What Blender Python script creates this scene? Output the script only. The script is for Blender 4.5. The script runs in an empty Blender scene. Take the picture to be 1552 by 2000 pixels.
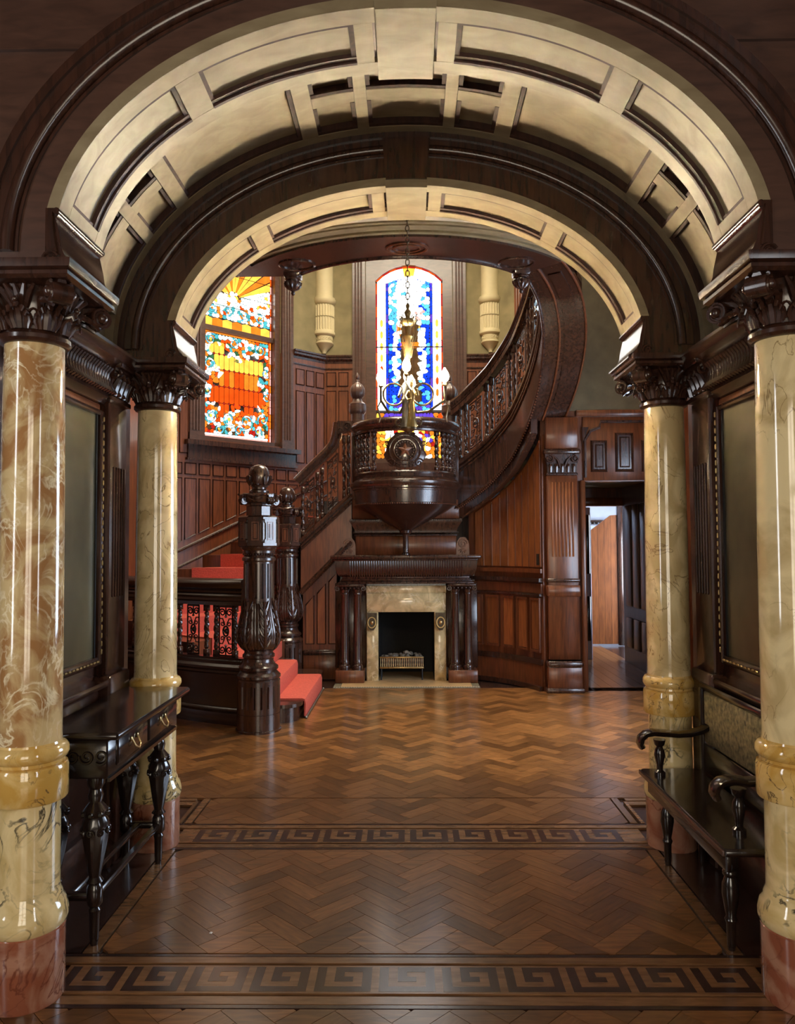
import bpy, math, random
from mathutils import Vector, Matrix
random.seed(7)
PI = math.pi
R = math.radians
sc = bpy.context.scene
COL = sc.collection

# ---------------------------------------------------------------- camera
cam_d = bpy.data.cameras.new('camera')
cam_d.sensor_fit = 'VERTICAL'
cam_d.sensor_height = 36.0
cam_d.lens = 27.0
cam_d.clip_start = 0.05
cam = bpy.data.objects.new('camera', cam_d)
COL.objects.link(cam)
cam.location = (0, 0, 1.55)
_yaw, _pitch, _roll = R(0.80), R(2.48), R(0.30)
cam.matrix_world = (Matrix.Translation((0, 0, 1.55)) @ Matrix.Rotation(_yaw, 4, 'Z')
                    @ Matrix.Rotation(PI / 2 + _pitch, 4, 'X') @ Matrix.Rotation(-_roll, 4, 'Z'))
sc.camera = cam

# ---------------------------------------------------------------- world, exposure
world = bpy.data.worlds.new('dim_interior')
sc.world = world
world.use_nodes = True
world.node_tree.nodes['Background'].inputs[0].default_value = (0.75, 0.85, 1.0, 1)
world.node_tree.nodes['Background'].inputs[1].default_value = 0.02
sc.view_settings.view_transform = 'Standard'
sc.view_settings.look = 'None'
sc.view_settings.gamma = 1.0
sc.view_settings.use_curve_mapping = False
sc.view_settings.exposure = 0.5

BULB_STRENGTH = 640.0          # chandelier lamps
WINDOW_DAY = 13.0              # clear glass in the side window of the hall
ADDED_DOOR = 5.2                 # unseen glazed door behind the camera, added to light the columns
SIDE_DAY = 9.0                 # narrow vestibule windows behind the camera
ADDED_SKY = 29.0                 # unseen laylight over the stair well, added to light the hall from above
STAIN = 1.55                   # stained glass
sc.cycles.max_bounces = 6
sc.cycles.diffuse_bounces = 3
sc.cycles.glossy_bounces = 3
sc.cycles.transmission_bounces = 2
sc.cycles.caustics_reflective = False
sc.cycles.caustics_refractive = False
sc.cycles.use_adaptive_sampling = True
sc.cycles.adaptive_threshold = 0.05
sc.cycles.use_light_tree = False

# ---------------------------------------------------------------- materials
MATS = {}
def _mat(name):
    m = bpy.data.materials.new(name)
    m.use_nodes = True
    MATS[name] = m
    nt = m.node_tree
    return m, nt, nt.nodes['Principled BSDF']
def _ramp(nt, stops):
    r = nt.nodes.new('ShaderNodeValToRGB')
    e = r.color_ramp.elements
    while len(e) < len(stops): e.new(0.5)
    for el, (p, c) in zip(e, stops):
        el.position = p; el.color = (c[0], c[1], c[2], 1)
    return r
def _coords(nt, scale, rot=(0, 0, 0)):
    tc = nt.nodes.new('ShaderNodeTexCoord')
    mp = nt.nodes.new('ShaderNodeMapping')
    mp.inputs['Scale'].default_value = scale
    mp.inputs['Rotation'].default_value = rot
    nt.links.new(tc.outputs['Object'], mp.inputs['Vector'])
    return mp
def _noise(nt, vec, scale, detail=4, dist=0.0):
    n = nt.nodes.new('ShaderNodeTexNoise')
    n.inputs['Scale'].default_value = scale
    n.inputs['Detail'].default_value = detail
    n.inputs['Distortion'].default_value = dist
    nt.links.new(vec.outputs[0], n.inputs['Vector'])
    return n
def wood(name, dark, light, rough=0.3, stretch=(14, 14, 1.6), coat=0.35, bump=0.0, rand=0.0):
    m, nt, b = _mat(name)
    mp = _coords(nt, stretch)
    n = _noise(nt, mp, 2.6, 3, 0.6)
    rp = _ramp(nt, [(0.3, dark), (0.72, light)])
    nt.links.new(n.outputs[0], rp.inputs[0])
    out = rp.outputs[0]
    if rand:
        oi = nt.nodes.new('ShaderNodeObjectInfo')
        hs = nt.nodes.new('ShaderNodeHueSaturation')
        ma = nt.nodes.new('ShaderNodeMapRange')
        ma.inputs['To Min'].default_value = 1 - rand
        ma.inputs['To Max'].default_value = 1 + rand
        nt.links.new(oi.outputs['Random'], ma.inputs['Value'])
        nt.links.new(ma.outputs[0], hs.inputs['Value'])
        nt.links.new(out, hs.inputs['Color'])
        out = hs.outputs[0]
    nt.links.new(out, b.inputs['Base Color'])
    b.inputs['Roughness'].default_value = rough
    b.inputs['Coat Weight'].default_value = coat
    b.inputs['Coat Roughness'].default_value = rough * 0.55
    if bump:
        bp = nt.nodes.new('ShaderNodeBump')
        bp.inputs['Strength'].default_value = bump
        bp.inputs['Distance'].default_value = 0.01
        nt.links.new(n.outputs[0], bp.inputs['Height'])
        nt.links.new(bp.outputs[0], b.inputs['Normal'])
    return m
def marble(name, base, mid, vein, veinpos=0.5, scale=3.0, vscale=2.2, rough=0.1, vwidth=0.03):
    m, nt, b = _mat(name)
    oi = nt.nodes.new('ShaderNodeObjectInfo')
    mp = _coords(nt, (1, 1, 0.8))
    add = nt.nodes.new('ShaderNodeVectorMath'); add.operation = 'ADD'
    sc_ = nt.nodes.new('ShaderNodeVectorMath'); sc_.operation = 'SCALE'; sc_.inputs[3].default_value = 1.7
    nt.links.new(oi.outputs['Location'], sc_.inputs[0])
    nt.links.new(mp.outputs[0], add.inputs[0]); nt.links.new(sc_.outputs[0], add.inputs[1])
    cl = _noise(nt, add, scale, 5, 1.6)
    r1 = _ramp(nt, [(0.40, base), (0.60, mid)])
    nt.links.new(cl.outputs[0], r1.inputs[0])
    # veins: ridged noise
    vn = _noise(nt, add, vscale, 5, 2.2)
    sub = nt.nodes.new('ShaderNodeMath'); sub.operation = 'SUBTRACT'; sub.inputs[1].default_value = veinpos
    ab = nt.nodes.new('ShaderNodeMath'); ab.operation = 'ABSOLUTE'
    nt.links.new(vn.outputs[0], sub.inputs[0]); nt.links.new(sub.outputs[0], ab.inputs[0])
    r2 = _ramp(nt, [(0.0, (1, 1, 1)), (vwidth, (0, 0, 0))])
    nt.links.new(ab.outputs[0], r2.inputs[0])
    # veins only in some zones
    zn = _noise(nt, add, vscale * 0.8, 1, 0)
    r3 = _ramp(nt, [(0.42, (0, 0, 0)), (0.6, (1, 1, 1))])
    nt.links.new(zn.outputs[0], r3.inputs[0])
    mu = nt.nodes.new('ShaderNodeMath'); mu.operation = 'MULTIPLY'
    nt.links.new(r2.outputs[0], mu.inputs[0]); nt.links.new(r3.outputs[0], mu.inputs[1])
    mx = nt.nodes.new('ShaderNodeMix'); mx.data_type = 'RGBA'
    nt.links.new(mu.outputs[0], mx.inputs['Factor'])
    nt.links.new(r1.outputs[0], mx.inputs[6]); mx.inputs[7].default_value = (*vein, 1)
    nt.links.new(mx.outputs[2], b.inputs['Base Color'])
    b.inputs['Roughness'].default_value = rough
    b.inputs['Coat Weight'].default_value = 0.5
    b.inputs['Coat Roughness'].default_value = 0.04
    return m
def plain(name, col, rough=0.5, metal=0.0, var=0.0, vscale=6.0, bump=0.0):
    m, nt, b = _mat(name)
    b.inputs['Base Color'].default_value = (*col, 1)
    b.inputs['Roughness'].default_value = rough
    b.inputs['Metallic'].default_value = metal
    mp = _coords(nt, (1, 1, 1))
    n = _noise(nt, mp, vscale, 3, 0.3)
    v = max(var, 0.05)
    rp = _ramp(nt, [(0.3, tuple(c * (1 - v) for c in col)), (0.7, tuple(min(1, c * (1 + v)) for c in col))])
    nt.links.new(n.outputs[0], rp.inputs[0]); nt.links.new(rp.outputs[0], b.inputs['Base Color'])
    if bump:
        bp = nt.nodes.new('ShaderNodeBump'); bp.inputs['Strength'].default_value = bump
        bp.inputs['Distance'].default_value = 0.01
        nt.links.new(n.outputs[0], bp.inputs['Height']); nt.links.new(bp.outputs[0], b.inputs['Normal'])
    return m
def emit(name, col, strength, var=0.25, scale=9.0):
    m, nt, b = _mat(name)
    nt.nodes.remove(b)
    e = nt.nodes.new('ShaderNodeEmission')
    mp = _coords(nt, (1, 1, 1)); n = _noise(nt, mp, scale, 3, 0.4)
    rp = _ramp(nt, [(0.3, tuple(c * (1 - var) for c in col)), (0.7, col)])
    nt.links.new(n.outputs[0], rp.inputs[0]); nt.links.new(rp.outputs[0], e.inputs[0])
    e.inputs[1].default_value = strength
    nt.links.new(e.outputs[0], nt.nodes['Material Output'].inputs[0])
    if name.startswith('glass_') and name.split('_')[1] in ('red', 'teal', 'blue', 'violet', 'brown', 'green', 'pink', 'orange', 'sky'):
        m.cycles.emission_sampling = 'NONE'
    return m

wood('mahogany', (0.028, 0.0115, 0.007), (0.066, 0.025, 0.0145), 0.27, coat=0.5)
wood('mahogany_face', (0.058, 0.027, 0.018), (0.105, 0.050, 0.033), 0.36, stretch=(3, 6, 12), coat=0.3)
wood('dull_mahogany', (0.028, 0.0115, 0.007), (0.066, 0.025, 0.0145), 0.6, coat=0.0)
wood('panel_wood', (0.085, 0.024, 0.010), (0.19, 0.058, 0.020), 0.33, coat=0.3)
wood('board_wood', (0.16, 0.05, 0.016), (0.30, 0.10, 0.03), 0.35, coat=0.3, rand=0.22)
wood('ebony', (0.010, 0.006, 0.005), (0.022, 0.012, 0.009), 0.2, coat=0.6)
wood('lit_tan_wood', (0.205, 0.150, 0.080), (0.315, 0.245, 0.140), 0.5, stretch=(2.2, 5, 5), coat=0.08)  # mahogany's tan sheen under grazing light, put into the base colour
wood('oak_jamb', (0.08, 0.045, 0.025), (0.14, 0.08, 0.045), 0.35)
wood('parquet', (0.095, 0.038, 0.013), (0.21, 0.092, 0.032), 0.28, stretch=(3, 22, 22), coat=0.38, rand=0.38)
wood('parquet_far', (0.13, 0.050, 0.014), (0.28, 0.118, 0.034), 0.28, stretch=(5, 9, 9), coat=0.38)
wood('border_oak', (0.12, 0.055, 0.022), (0.21, 0.10, 0.042), 0.27, stretch=(3, 16, 16), rand=0.2)
wood('key_walnut', (0.030, 0.014, 0.010), (0.052, 0.024, 0.017), 0.25, stretch=(3, 16, 16))
marble('marble_shaft_brown', (0.70, 0.52, 0.26), (0.40, 0.20, 0.075), (0.90, 0.78, 0.52), 0.5, 6.5, 8.0, vwidth=0.045)
marble('marble_shaft_pale', (0.86, 0.70, 0.39), (0.60, 0.45, 0.22), (0.28, 0.17, 0.07), 0.5, 4.6, 4.2, vwidth=0.012)
marble('marble_yellow', (0.80, 0.56, 0.22), (0.62, 0.36, 0.08), (0.14, 0.08, 0.04), 0.5, 7.0, 6.0, vwidth=0.014)
marble('marble_cream', (0.88, 0.70, 0.37), (0.68, 0.50, 0.21), (0.025, 0.022, 0.022), 0.5, 6.0, 7.5, vwidth=0.045)
marble('marble_rose', (0.30, 0.095, 0.050), (0.46, 0.23, 0.15), (0.17, 0.045, 0.025), 0.5, 6.0, 5.0, vwidth=0.03)
marble('marble_fire', (0.80, 0.62, 0.32), (0.52, 0.38, 0.19), (0.88, 0.76, 0.50), 0.5, 6.0, 5.0, vwidth=0.03)
plain('plaster', (0.21, 0.168, 0.080), 0.85, var=0.22, vscale=4, bump=0.05)
plain('plaster_cream', (0.56, 0.47, 0.27), 0.6, var=0.06)
plain('ceiling_paint', (0.62, 0.52, 0.36), 0.7, var=0.08, vscale=2)
plain('dark_plaster', (0.05, 0.038, 0.03), 0.8, var=0.2)
plain('dark_olive', (0.11, 0.085, 0.045), 0.8, var=0.2)
plain('mirror_old', (0.14, 0.122, 0.070), 0.32, metal=0.75, var=0.35, vscale=2.6)
plain('tapestry', (0.20, 0.155, 0.075), 0.7, var=0.6, vscale=45, bump=0.3)
plain('brass', (0.60, 0.43, 0.20), 0.28, metal=1.0, var=0.15)
plain('dark_bronze', (0.06, 0.04, 0.02), 0.35, metal=0.4, var=0.4, vscale=40)
plain('bronze', (0.16, 0.115, 0.07), 0.32, metal=0.9, var=0.25, vscale=30)
plain('pewter', (0.30, 0.28, 0.25), 0.42, metal=0.9, var=0.3, vscale=25)
plain('gilt', (0.42, 0.29, 0.12), 0.4, metal=0.9, var=0.2, vscale=30)
plain('iron', (0.012, 0.012, 0.013), 0.5, var=0.3)
plain('firebox', (0.003, 0.003, 0.004), 0.8, var=0.3)
plain('coal', (0.16, 0.135, 0.10), 0.8, var=0.5, vscale=30)
plain('carpet_red', (0.54, 0.085, 0.055), 0.95, var=0.15, vscale=60, bump=0.4)
plain('hearth_tile', (0.62, 0.40, 0.19), 0.35, var=0.15, vscale=10)
plain('hearth_border', (0.20, 0.17, 0.11), 0.4, var=0.5, vscale=40)
plain('lead', (0.015, 0.013, 0.012), 0.5)
plain('white_paint', (0.55, 0.60, 0.72), 0.5, var=0.05)
plain('blue_lit_paint', (0.34, 0.38, 0.52), 0.4, var=0.08)  # bluish daylight on the door frame, put into its colour
plain('paper', (0.8, 0.79, 0.75), 0.8)
S = STAIN
emit('glass_white', (1.0, 0.97, 0.88), 3.2 * S, 0.1)
emit('glass_yellow', (1.0, 0.50, 0.06), 1.0 * S, 0.25)
emit('glass_amber', (1.0, 0.25, 0.02), 0.72 * S, 0.3)
emit('glass_orange', (0.95, 0.10, 0.008), 0.60 * S, 0.25)
emit('glass_red', (0.85, 0.03, 0.02), 0.42 * S, 0.3)
emit('glass_teal', (0.10, 0.62, 0.68), 0.62 * S, 0.4)
emit('glass_pale', (0.62, 0.92, 0.88), 1.2 * S, 0.3)
emit('glass_sky', (0.10, 0.50, 1.0), 0.9 * S, 0.3)
emit('glass_blue', (0.010, 0.06, 0.85), 0.75 * S, 0.5)
emit('glass_violet', (0.16, 0.07, 0.75), 0.6 * S, 0.3)
emit('glass_brown', (0.22, 0.105, 0.04), 0.42 * S, 0.5)
emit('glass_green', (0.06, 0.22, 0.09), 0.5 * S, 0.4)
emit('glass_pink', (1.0, 0.42, 0.36), 0.8 * S, 0.2)
emit('glass_day', (0.66, 0.80, 1.0), WINDOW_DAY, 0.05, 1)
emit('glass_added_door', (1.0, 0.88, 0.70), ADDED_DOOR, 0.05, 1)
emit('glass_side', (0.95, 0.97, 1.0), SIDE_DAY, 0.05, 1)
emit('glass_added_laylight', (1.0, 0.88, 0.66), ADDED_SKY, 0.1, 3)
emit('glass_upper', (0.50, 0.80, 1.0), 2.2, 0.2, 3)
emit('glass_added_back', (0.80, 0.88, 1.0), 16.0, 0.05, 1)
emit('lamp_glass', (1.0, 0.80, 0.52), BULB_STRENGTH, 0.0)

# ---------------------------------------------------------------- mesh builder
OFF = {}
STUFF = ('bead_row', 'bead_ring', 'beading', 'capital_scrolls', 'scroll', 'carving', 'leaf_carving', 'scroll_band', 'reeding', 'casing_reeds')
class MB:
    def __init__(s): s.v = []; s.f = []
    def add(s, vs, fs):
        k = len(s.v)
        s.v += [tuple(v) for v in vs]
        s.f += [tuple(i + k for i in f) for f in fs]
        return s
    def box(s, x0, x1, y0, y1, z0, z1):
        return s.add([(x0,y0,z0),(x1,y0,z0),(x1,y1,z0),(x0,y1,z0),(x0,y0,z1),(x1,y0,z1),(x1,y1,z1),(x0,y1,z1)],
                     [(0,3,2,1),(4,5,6,7),(0,1,5,4),(1,2,6,5),(2,3,7,6),(3,0,4,7)])
    def bbox(s, x0, x1, y0, y1, z0, z1, b=0.006):
        """box with chamfered edges (each face inset)"""
        b = min(b, (x1-x0)/2.2, (y1-y0)/2.2, (z1-z0)/2.2)
        pr = [(x0,y0+b),(x0+b,y0),(x1-b,y0),(x1,y0+b),(x1,y1-b),(x1-b,y1),(x0+b,y1),(x0,y1-b)]
        cx, cy = (x0+x1)/2, (y0+y1)/2
        def sh(p):
            return (p[0]+(b*0.7 if p[0]<cx else -b*0.7), p[1]+(b*0.7 if p[1]<cy else -b*0.7))
        rings = [[(*sh(p), z0) for p in pr], [(*p, z0+b) for p in pr], [(*p, z1-b) for p in pr], [(*sh(p), z1) for p in pr]]
        return s.loft(rings, True, True)
    def loft(s, rings, closed=True, cap=True):
        n = len(rings[0]); vs = [p for r in rings for p in r]; fs = []
        for i in range(len(rings) - 1):
            for j in range(n if closed else n - 1):
                a = i*n + j; b = i*n + (j+1) % n
                fs.append((a, b, b + n, a + n))
        if cap:
            fs.append(tuple(range(n - 1, -1, -1)))
            fs.append(tuple(range((len(rings)-1)*n, len(rings)*n)))
        return s.add(vs, fs)
    def lathe(s, prof, n=28, c=(0, 0, 0), a0=0.0, a1=2*PI, mod=None, cap=True):
        full = abs(a1 - a0 - 2*PI) < 1e-6
        m = n if full else n + 1
        rings = []
        for (r, z) in prof:
            ring = []
            for j in range(m):
                a = a0 + (a1 - a0) * j / n
                rr = mod(r, z, a) if mod else r
                ring.append((c[0] + rr*math.cos(a), c[1] + rr*math.sin(a), c[2] + z))
            rings.append(ring)
        return s.loft(rings, full, cap and full)
    def tube(s, pts, r, n=8, closed=False, cap=True):
        P = [Vector(p) for p in pts]; m = len(P)
        rs = r if isinstance(r, (list, tuple)) else [r]*m
        up = None; rings = []
        for i in range(m):
            if closed: t = P[(i+1) % m] - P[i-1]
            else: t = P[min(i+1, m-1)] - P[max(i-1, 0)]
            t = t.normalized() if t.length > 1e-9 else Vector((0,0,1))
            if up is None:
                up = Vector((0,0,1)) if abs(t.z) < 0.9 else Vector((1,0,0))
            u = (up - t*up.dot(t))
            u = u.normalized() if u.length > 1e-6 else t.orthogonal().normalized()
            w = t.cross(u); up = u
            rings.append([tuple(P[i] + (u*math.cos(a) + w*math.sin(a))*rs[i]) for a in [2*PI*k/n for k in range(n)]])
        if closed:
            rings.append(rings[0]); return s.loft(rings, True, False)
        return s.loft(rings, True, cap)
    def sphere(s, c, r, n=14, m=9):
        rr = r if isinstance(r, (list, tuple)) else (r, r, r)
        rings = []
        for i in range(m + 1):
            ph = -PI/2 + PI*i/m
            k = max(math.cos(ph), 0.02)
            rings.append([(c[0]+rr[0]*k*math.cos(2*PI*j/n), c[1]+rr[1]*k*math.sin(2*PI*j/n), c[2]+rr[2]*math.sin(ph)) for j in range(n)])
        return s.loft(rings, True, True)
    def prism(s, poly, o, ax, ay, az, d):
        """poly in (u,v), extruded d along az"""
        o, ax, ay, az = Vector(o), Vector(ax), Vector(ay), Vector(az)
        a = [o + ax*u + ay*v for u, v in poly]
        return s.loft([[tuple(p) for p in a], [tuple(p + az*d) for p in a]], True, True)
    def sweep(s, prof, frames, cap=True, closed=True):
        """prof (u,v) placed at frames (o, ax, ay)"""
        rings = [[tuple(Vector(o) + Vector(ax)*u + Vector(ay)*v) for u, v in prof] for o, ax, ay in frames]
        return s.loft(rings, closed, cap)
    def spiral(s, o, ax, ay, r0, r1, turns, rad, a0=0.0, n=22, seg=6):
        o, ax, ay = Vector(o), Vector(ax), Vector(ay)
        pts, rs = [], []
        for i in range(n + 1):
            t = i / n; a = a0 + turns*2*PI*t; r = r0 + (r1-r0)*t
            pts.append(o + ax*r*math.cos(a) + ay*r*math.sin(a)); rs.append(rad*(1 - 0.35*t))
        return s.tube(pts, rs, seg)
    def obj(s, name, mat, parent=None, smooth=40, kind=None, local=False):
        off = (0, 0, 0) if (parent is None or local) else OFF.get(parent.name, (0, 0, 0))
        me = bpy.data.meshes.new(name)
        me.from_pydata([(v[0]-off[0], v[1]-off[1], v[2]-off[2]) for v in s.v], [], s.f)
        me.validate(); me.update()
        import bmesh
        bm = bmesh.new(); bm.from_mesh(me)
        bmesh.ops.recalc_face_normals(bm, faces=bm.faces); bm.to_mesh(me); bm.free()
        if smooth:
            me.polygons.foreach_set('use_smooth', [True]*len(me.polygons))
            me.set_sharp_from_angle(angle=R(smooth))
        me.materials.append(MATS[mat])
        o = bpy.data.objects.new(name, me); COL.objects.link(o)
        if parent is not None:
            o.parent = parent; OFF[o.name] = off
        if kind is None and name in STUFF: kind = 'stuff'
        if kind: o['kind'] = kind
        return o
def tag(o, label, cat, group=None):
    o['label'] = label; o['category'] = cat
    if group: o['group'] = group
    return o
def thing(name, label, cat, loc=(0, 0, 0), group=None):
    o = bpy.data.objects.new(name, None); COL.objects.link(o)
    o.empty_display_size = 0.1
    o.location = loc; OFF[o.name] = tuple(loc)
    return tag(o, label, cat, group)
def struct(name, mb, mat, smooth=40):
    o = mb.obj(name, mat, None, smooth); o['kind'] = 'structure'; OFF[o.name] = (0, 0, 0); return o
def copy_tree(o, parent=None):
    c = o.copy(); COL.objects.link(c)
    if parent is not None: c.parent = parent
    for ch in [x for x in bpy.data.objects if x.parent == o]: copy_tree(ch, c)
    return c
def mesh_copy(o, parent, loc=None, rot=None):
    c = o.copy(); COL.objects.link(c); c.parent = parent
    if loc is not None: c.location = loc
    if rot is not None: c.rotation_euler = rot
    return c
def lerp_table(tab, x):
    for (x0, y0), (x1, y1) in zip(tab, tab[1:]):
        if x0 <= x <= x1: return y0 + (y1-y0)*(x-x0)/(x1-x0)
    return tab[0][1] if x < tab[0][0] else tab[-1][1]
# ================================================================ FLOOR
floor = struct('floor', MB().box(-4.2, 4.2, -2.2, 14.5, -0.12, -0.014), 'key_walnut')

def clip_poly(poly, x0, x1, y0, y1):
    def cl(p, f, inter):
        o = []
        for i in range(len(p)):
            a, b = p[i-1], p[i]
            fa, fb = f(a), f(b)
            if fa != fb: o.append(inter(a, b))
            if fb: o.append(b)
        return o
    def ix(k, c):
        def g(a, b):
            t = (c - a[k]) / (b[k] - a[k])
            return (a[0] + (b[0]-a[0])*t, a[1] + (b[1]-a[1])*t)
        return g
    for k, c, sgn in ((0, x0, 1), (0, x1, -1), (1, y0, 1), (1, y1, -1)):
        if not poly: return []
        poly = cl(poly, (lambda p: (p[k]-c)*sgn >= 0), ix(k, c))
    return poly
def area(p): return abs(sum(p[i-1][0]*p[i][1] - p[i][0]*p[i-1][1] for i in range(len(p)))) / 2
def herringbone(x0, x1, y0, y1, L=0.27, w=0.09, g=0.0011):
    out = []
    c = math.sqrt(0.5)
    N = int((x1-x0 + y1-y0) / w) + 12
    for i in range(-N, N):
        for j in range(-N//2, N//2):
            bx, by = i*w + j*L, i*w - j*L
            for (px, py, lx, ly) in ((bx, by, L, w), (bx+L, by+w-L, w, L)):
                cxr, cyr = px+lx/2, py+ly/2
                wx, wy = c*(cxr-cyr), c*(cxr+cyr)
                # centre the lattice on the field
                wx += (x0+x1)/2; wy += (y0+y1)/2
                if wx < x0-0.3 or wx > x1+0.3 or wy < y0-0.3 or wy > y1+0.3: continue
                q = []
                for (sx, sy) in ((-1,-1),(1,-1),(1,1),(-1,1)):
                    ux, uy = sx*(lx/2-g), sy*(ly/2-g)
                    q.append((wx + c*(ux-uy), wy + c*(ux+uy)))
                q2 = clip_poly(q, x0, x1, y0, y1)
                if len(q2) >= 3 and area(q2) > 0.0006: out.append((q2, wx, wy, lx > ly, len(q2) == 4 and abs(area(q2)-area(q)) < 1e-6))
    return out
fields = [(-1.5, 1.5, 1.6, 2.635), (-1.19, 1.19, 2.99, 3.985), (-1.215, 1.215, 4.34, 4.78), (-2.9, 2.9, 4.79, 8.41)]
blocks = []
for fx in fields: blocks += herringbone(*fx)
def seen(b):
    x, y = b[1], b[2]
    if y < 2.42 or abs(x) > 0.51*y: return False
    if y > 4.3 and abs(x) > 0.325*y: return False
    if x < -1.3 and y > 6.3: return False
    return True
vis = sorted([b for b in blocks if seen(b)], key=lambda b: b[2])
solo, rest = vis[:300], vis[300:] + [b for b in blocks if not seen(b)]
_block = None
for (poly, wx, wy, hor, full) in solo:
    if full:
        if _block is None:
            _block = MB().box(-0.1339, 0.1339, -0.0439, 0.0439, -0.013, 0.0).obj('parquet_block', 'parquet', floor, 0)
            o = _block
        else:
            o = _block.copy(); COL.objects.link(o)
        o.location = (wx, wy, 0.0)
        o.rotation_euler = (0, 0, R(45) if hor else R(135))
    else:
        MB().prism(poly, (0, 0, -0.013), (1,0,0), (0,1,0), (0,0,1), 0.013).obj('parquet_block', 'parquet', floor, 0)
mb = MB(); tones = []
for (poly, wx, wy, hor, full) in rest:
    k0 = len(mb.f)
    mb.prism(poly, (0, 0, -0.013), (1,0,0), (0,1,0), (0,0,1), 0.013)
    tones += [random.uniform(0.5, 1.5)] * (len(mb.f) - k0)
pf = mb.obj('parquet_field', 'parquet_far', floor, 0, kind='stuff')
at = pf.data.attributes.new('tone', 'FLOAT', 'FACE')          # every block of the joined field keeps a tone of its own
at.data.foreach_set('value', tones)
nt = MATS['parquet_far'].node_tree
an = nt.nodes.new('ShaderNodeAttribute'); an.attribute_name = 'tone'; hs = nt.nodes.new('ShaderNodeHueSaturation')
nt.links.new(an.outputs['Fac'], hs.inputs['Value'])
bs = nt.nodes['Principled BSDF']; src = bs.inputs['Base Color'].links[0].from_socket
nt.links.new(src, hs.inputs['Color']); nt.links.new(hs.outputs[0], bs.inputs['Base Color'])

def strip(x0, x1, y0, y1, mat='border_oak', z=0.0):
    return MB().box(x0+0.0008, x1-0.0008, y0+0.0008, y1-0.0008, -0.013, z).obj('border_strip', mat, floor, 0)
KEY = [(0,1,0,5), (1,6,0,1), (5,6,1,5), (2,5,4,5), (2,3,2,4), (3,4,2,3)]
def key_band(y0, y1, xa, xb, pitch):
    h = (y1-y0); u = h/5
    strip(xa, xb, y0-0.012, y1+0.012)
    n = int((xb-xa)/pitch); st = (xa+xb)/2 - n*pitch/2
    first = None
    for i in range(n):
        if first is None:
            m = MB(); k = (pitch*0.93)/7.0
            for (a, b, c, d) in KEY:
                m.box(a*k*1.1, b*k*1.1, c*u, d*u, -0.002, 0.0006)
            first = m.obj('key_inlay', 'key_walnut', floor, 0); first.location = (st, y0, 0)
        else:
            o = first.copy(); COL.objects.link(o); o.location = (st + i*pitch, y0, 0)
for (k0, k1, lim, pt) in ((2.738, 2.892, 1.26, 0.226), (4.088, 4.258, 1.24, 0.229)):
    key_band(k0, k1, -lim, lim, pt)
    strip(-lim-0.1, lim+0.1, k0-0.075, k0-0.028); strip(-lim-0.1, lim+0.1, k0-0.098, k0-0.078, 'key_walnut')
    strip(-lim-0.1, lim+0.1, k1+0.028, k1+0.07); strip(-lim-0.1, lim+0.1, k1+0.072, k1+0.09, 'key_walnut')
for s in (-1, 1):
    xs = sorted((s*1.20, s*1.255)); strip(xs[0], xs[1], 2.99, 3.985)
    xs = sorted((s*1.262, s*1.53)); strip(xs[0], xs[1], 2.99, 3.985, 'key_walnut')
    xs = sorted((s*1.225, s*1.265)); strip(xs[0], xs[1], 4.36, 4.78)
    xs = sorted((s*1.285, s*1.305)); strip(xs[0], xs[1], 4.36, 4.72)
    xs = sorted((s*1.305, s*2.9)); strip(xs[0], xs[1], 4.66, 4.72); strip(xs[0], xs[1], 4.735, 4.78)
# passage and back-room boards
for i in range(9):
    x0 = 1.84 + i*0.12
    MB().bbox(x0, x0+0.118, 8.22, 14.3, -0.013, 0.0, 0.001).obj('floor_board', 'parquet', floor, 0)

# ================================================================ ARCHES
AA, AB, AZ = 1.235, 0.87, 2.565          # clear opening of both arches
def ell(t, n=0.0, a=AA, b=AB, z=AZ): return ((a+n)*math.cos(t), z + (b+n)*math.sin(t))
def arch_band(mb, n0, n1, y0, y1, t0, t1, seg=None, a=AA, b=AB, z=AZ):
    seg = seg or max(2, int(abs(t1-t0)/R(3)))
    rings = []
    for i in range(seg+1):
        t = t0 + (t1-t0)*i/seg
        (xa, za), (xb, zb) = ell(t, n0, a, b, z), ell(t, n1, a, b, z)
        rings.append([(xa,y0,za),(xa,y1,za),(xb,y1,zb),(xb,y0,zb)])
    return mb.loft(rings, True, True)
def arch_round(mb, n, y, r, t0, t1, seg=64, a=AA, b=AB, z=AZ):
    return mb.tube([(ell(t0+(t1-t0)*i/seg, n, a, b, z)[0], y, ell(t0+(t1-t0)*i/seg, n, a, b, z)[1]) for i in range(seg+1)], r, 10)
def arch_wall(name, y0, y1, xo, ztop, mat):
    mb = MB(); seg = 72
    low = [(-xo, 0), (-1.56, 0), (-1.56, 2.50), (-AA, 2.50)]
    inner = [ell(PI - PI*i/seg) for i in range(seg+1)]
    # a ring of quads from the intrados to the slab outline
    rings = []
    for (x, z) in inner: rings.append([(x,y0,z),(x,y1,z),(x,y1,ztop),(x,y0,ztop)])
    mb.loft(rings, True, True)
    for s in (-1, 1):
        xs = sorted((s*AA, s*1.56)); mb.box(xs[0], xs[1], y0, y1, 2.50, ztop)
        xs = sorted((s*1.56, s*xo)); mb.box(xs[0], xs[1], y0, y1, 0, ztop)
    return struct(name, mb, mat, 30)
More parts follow.
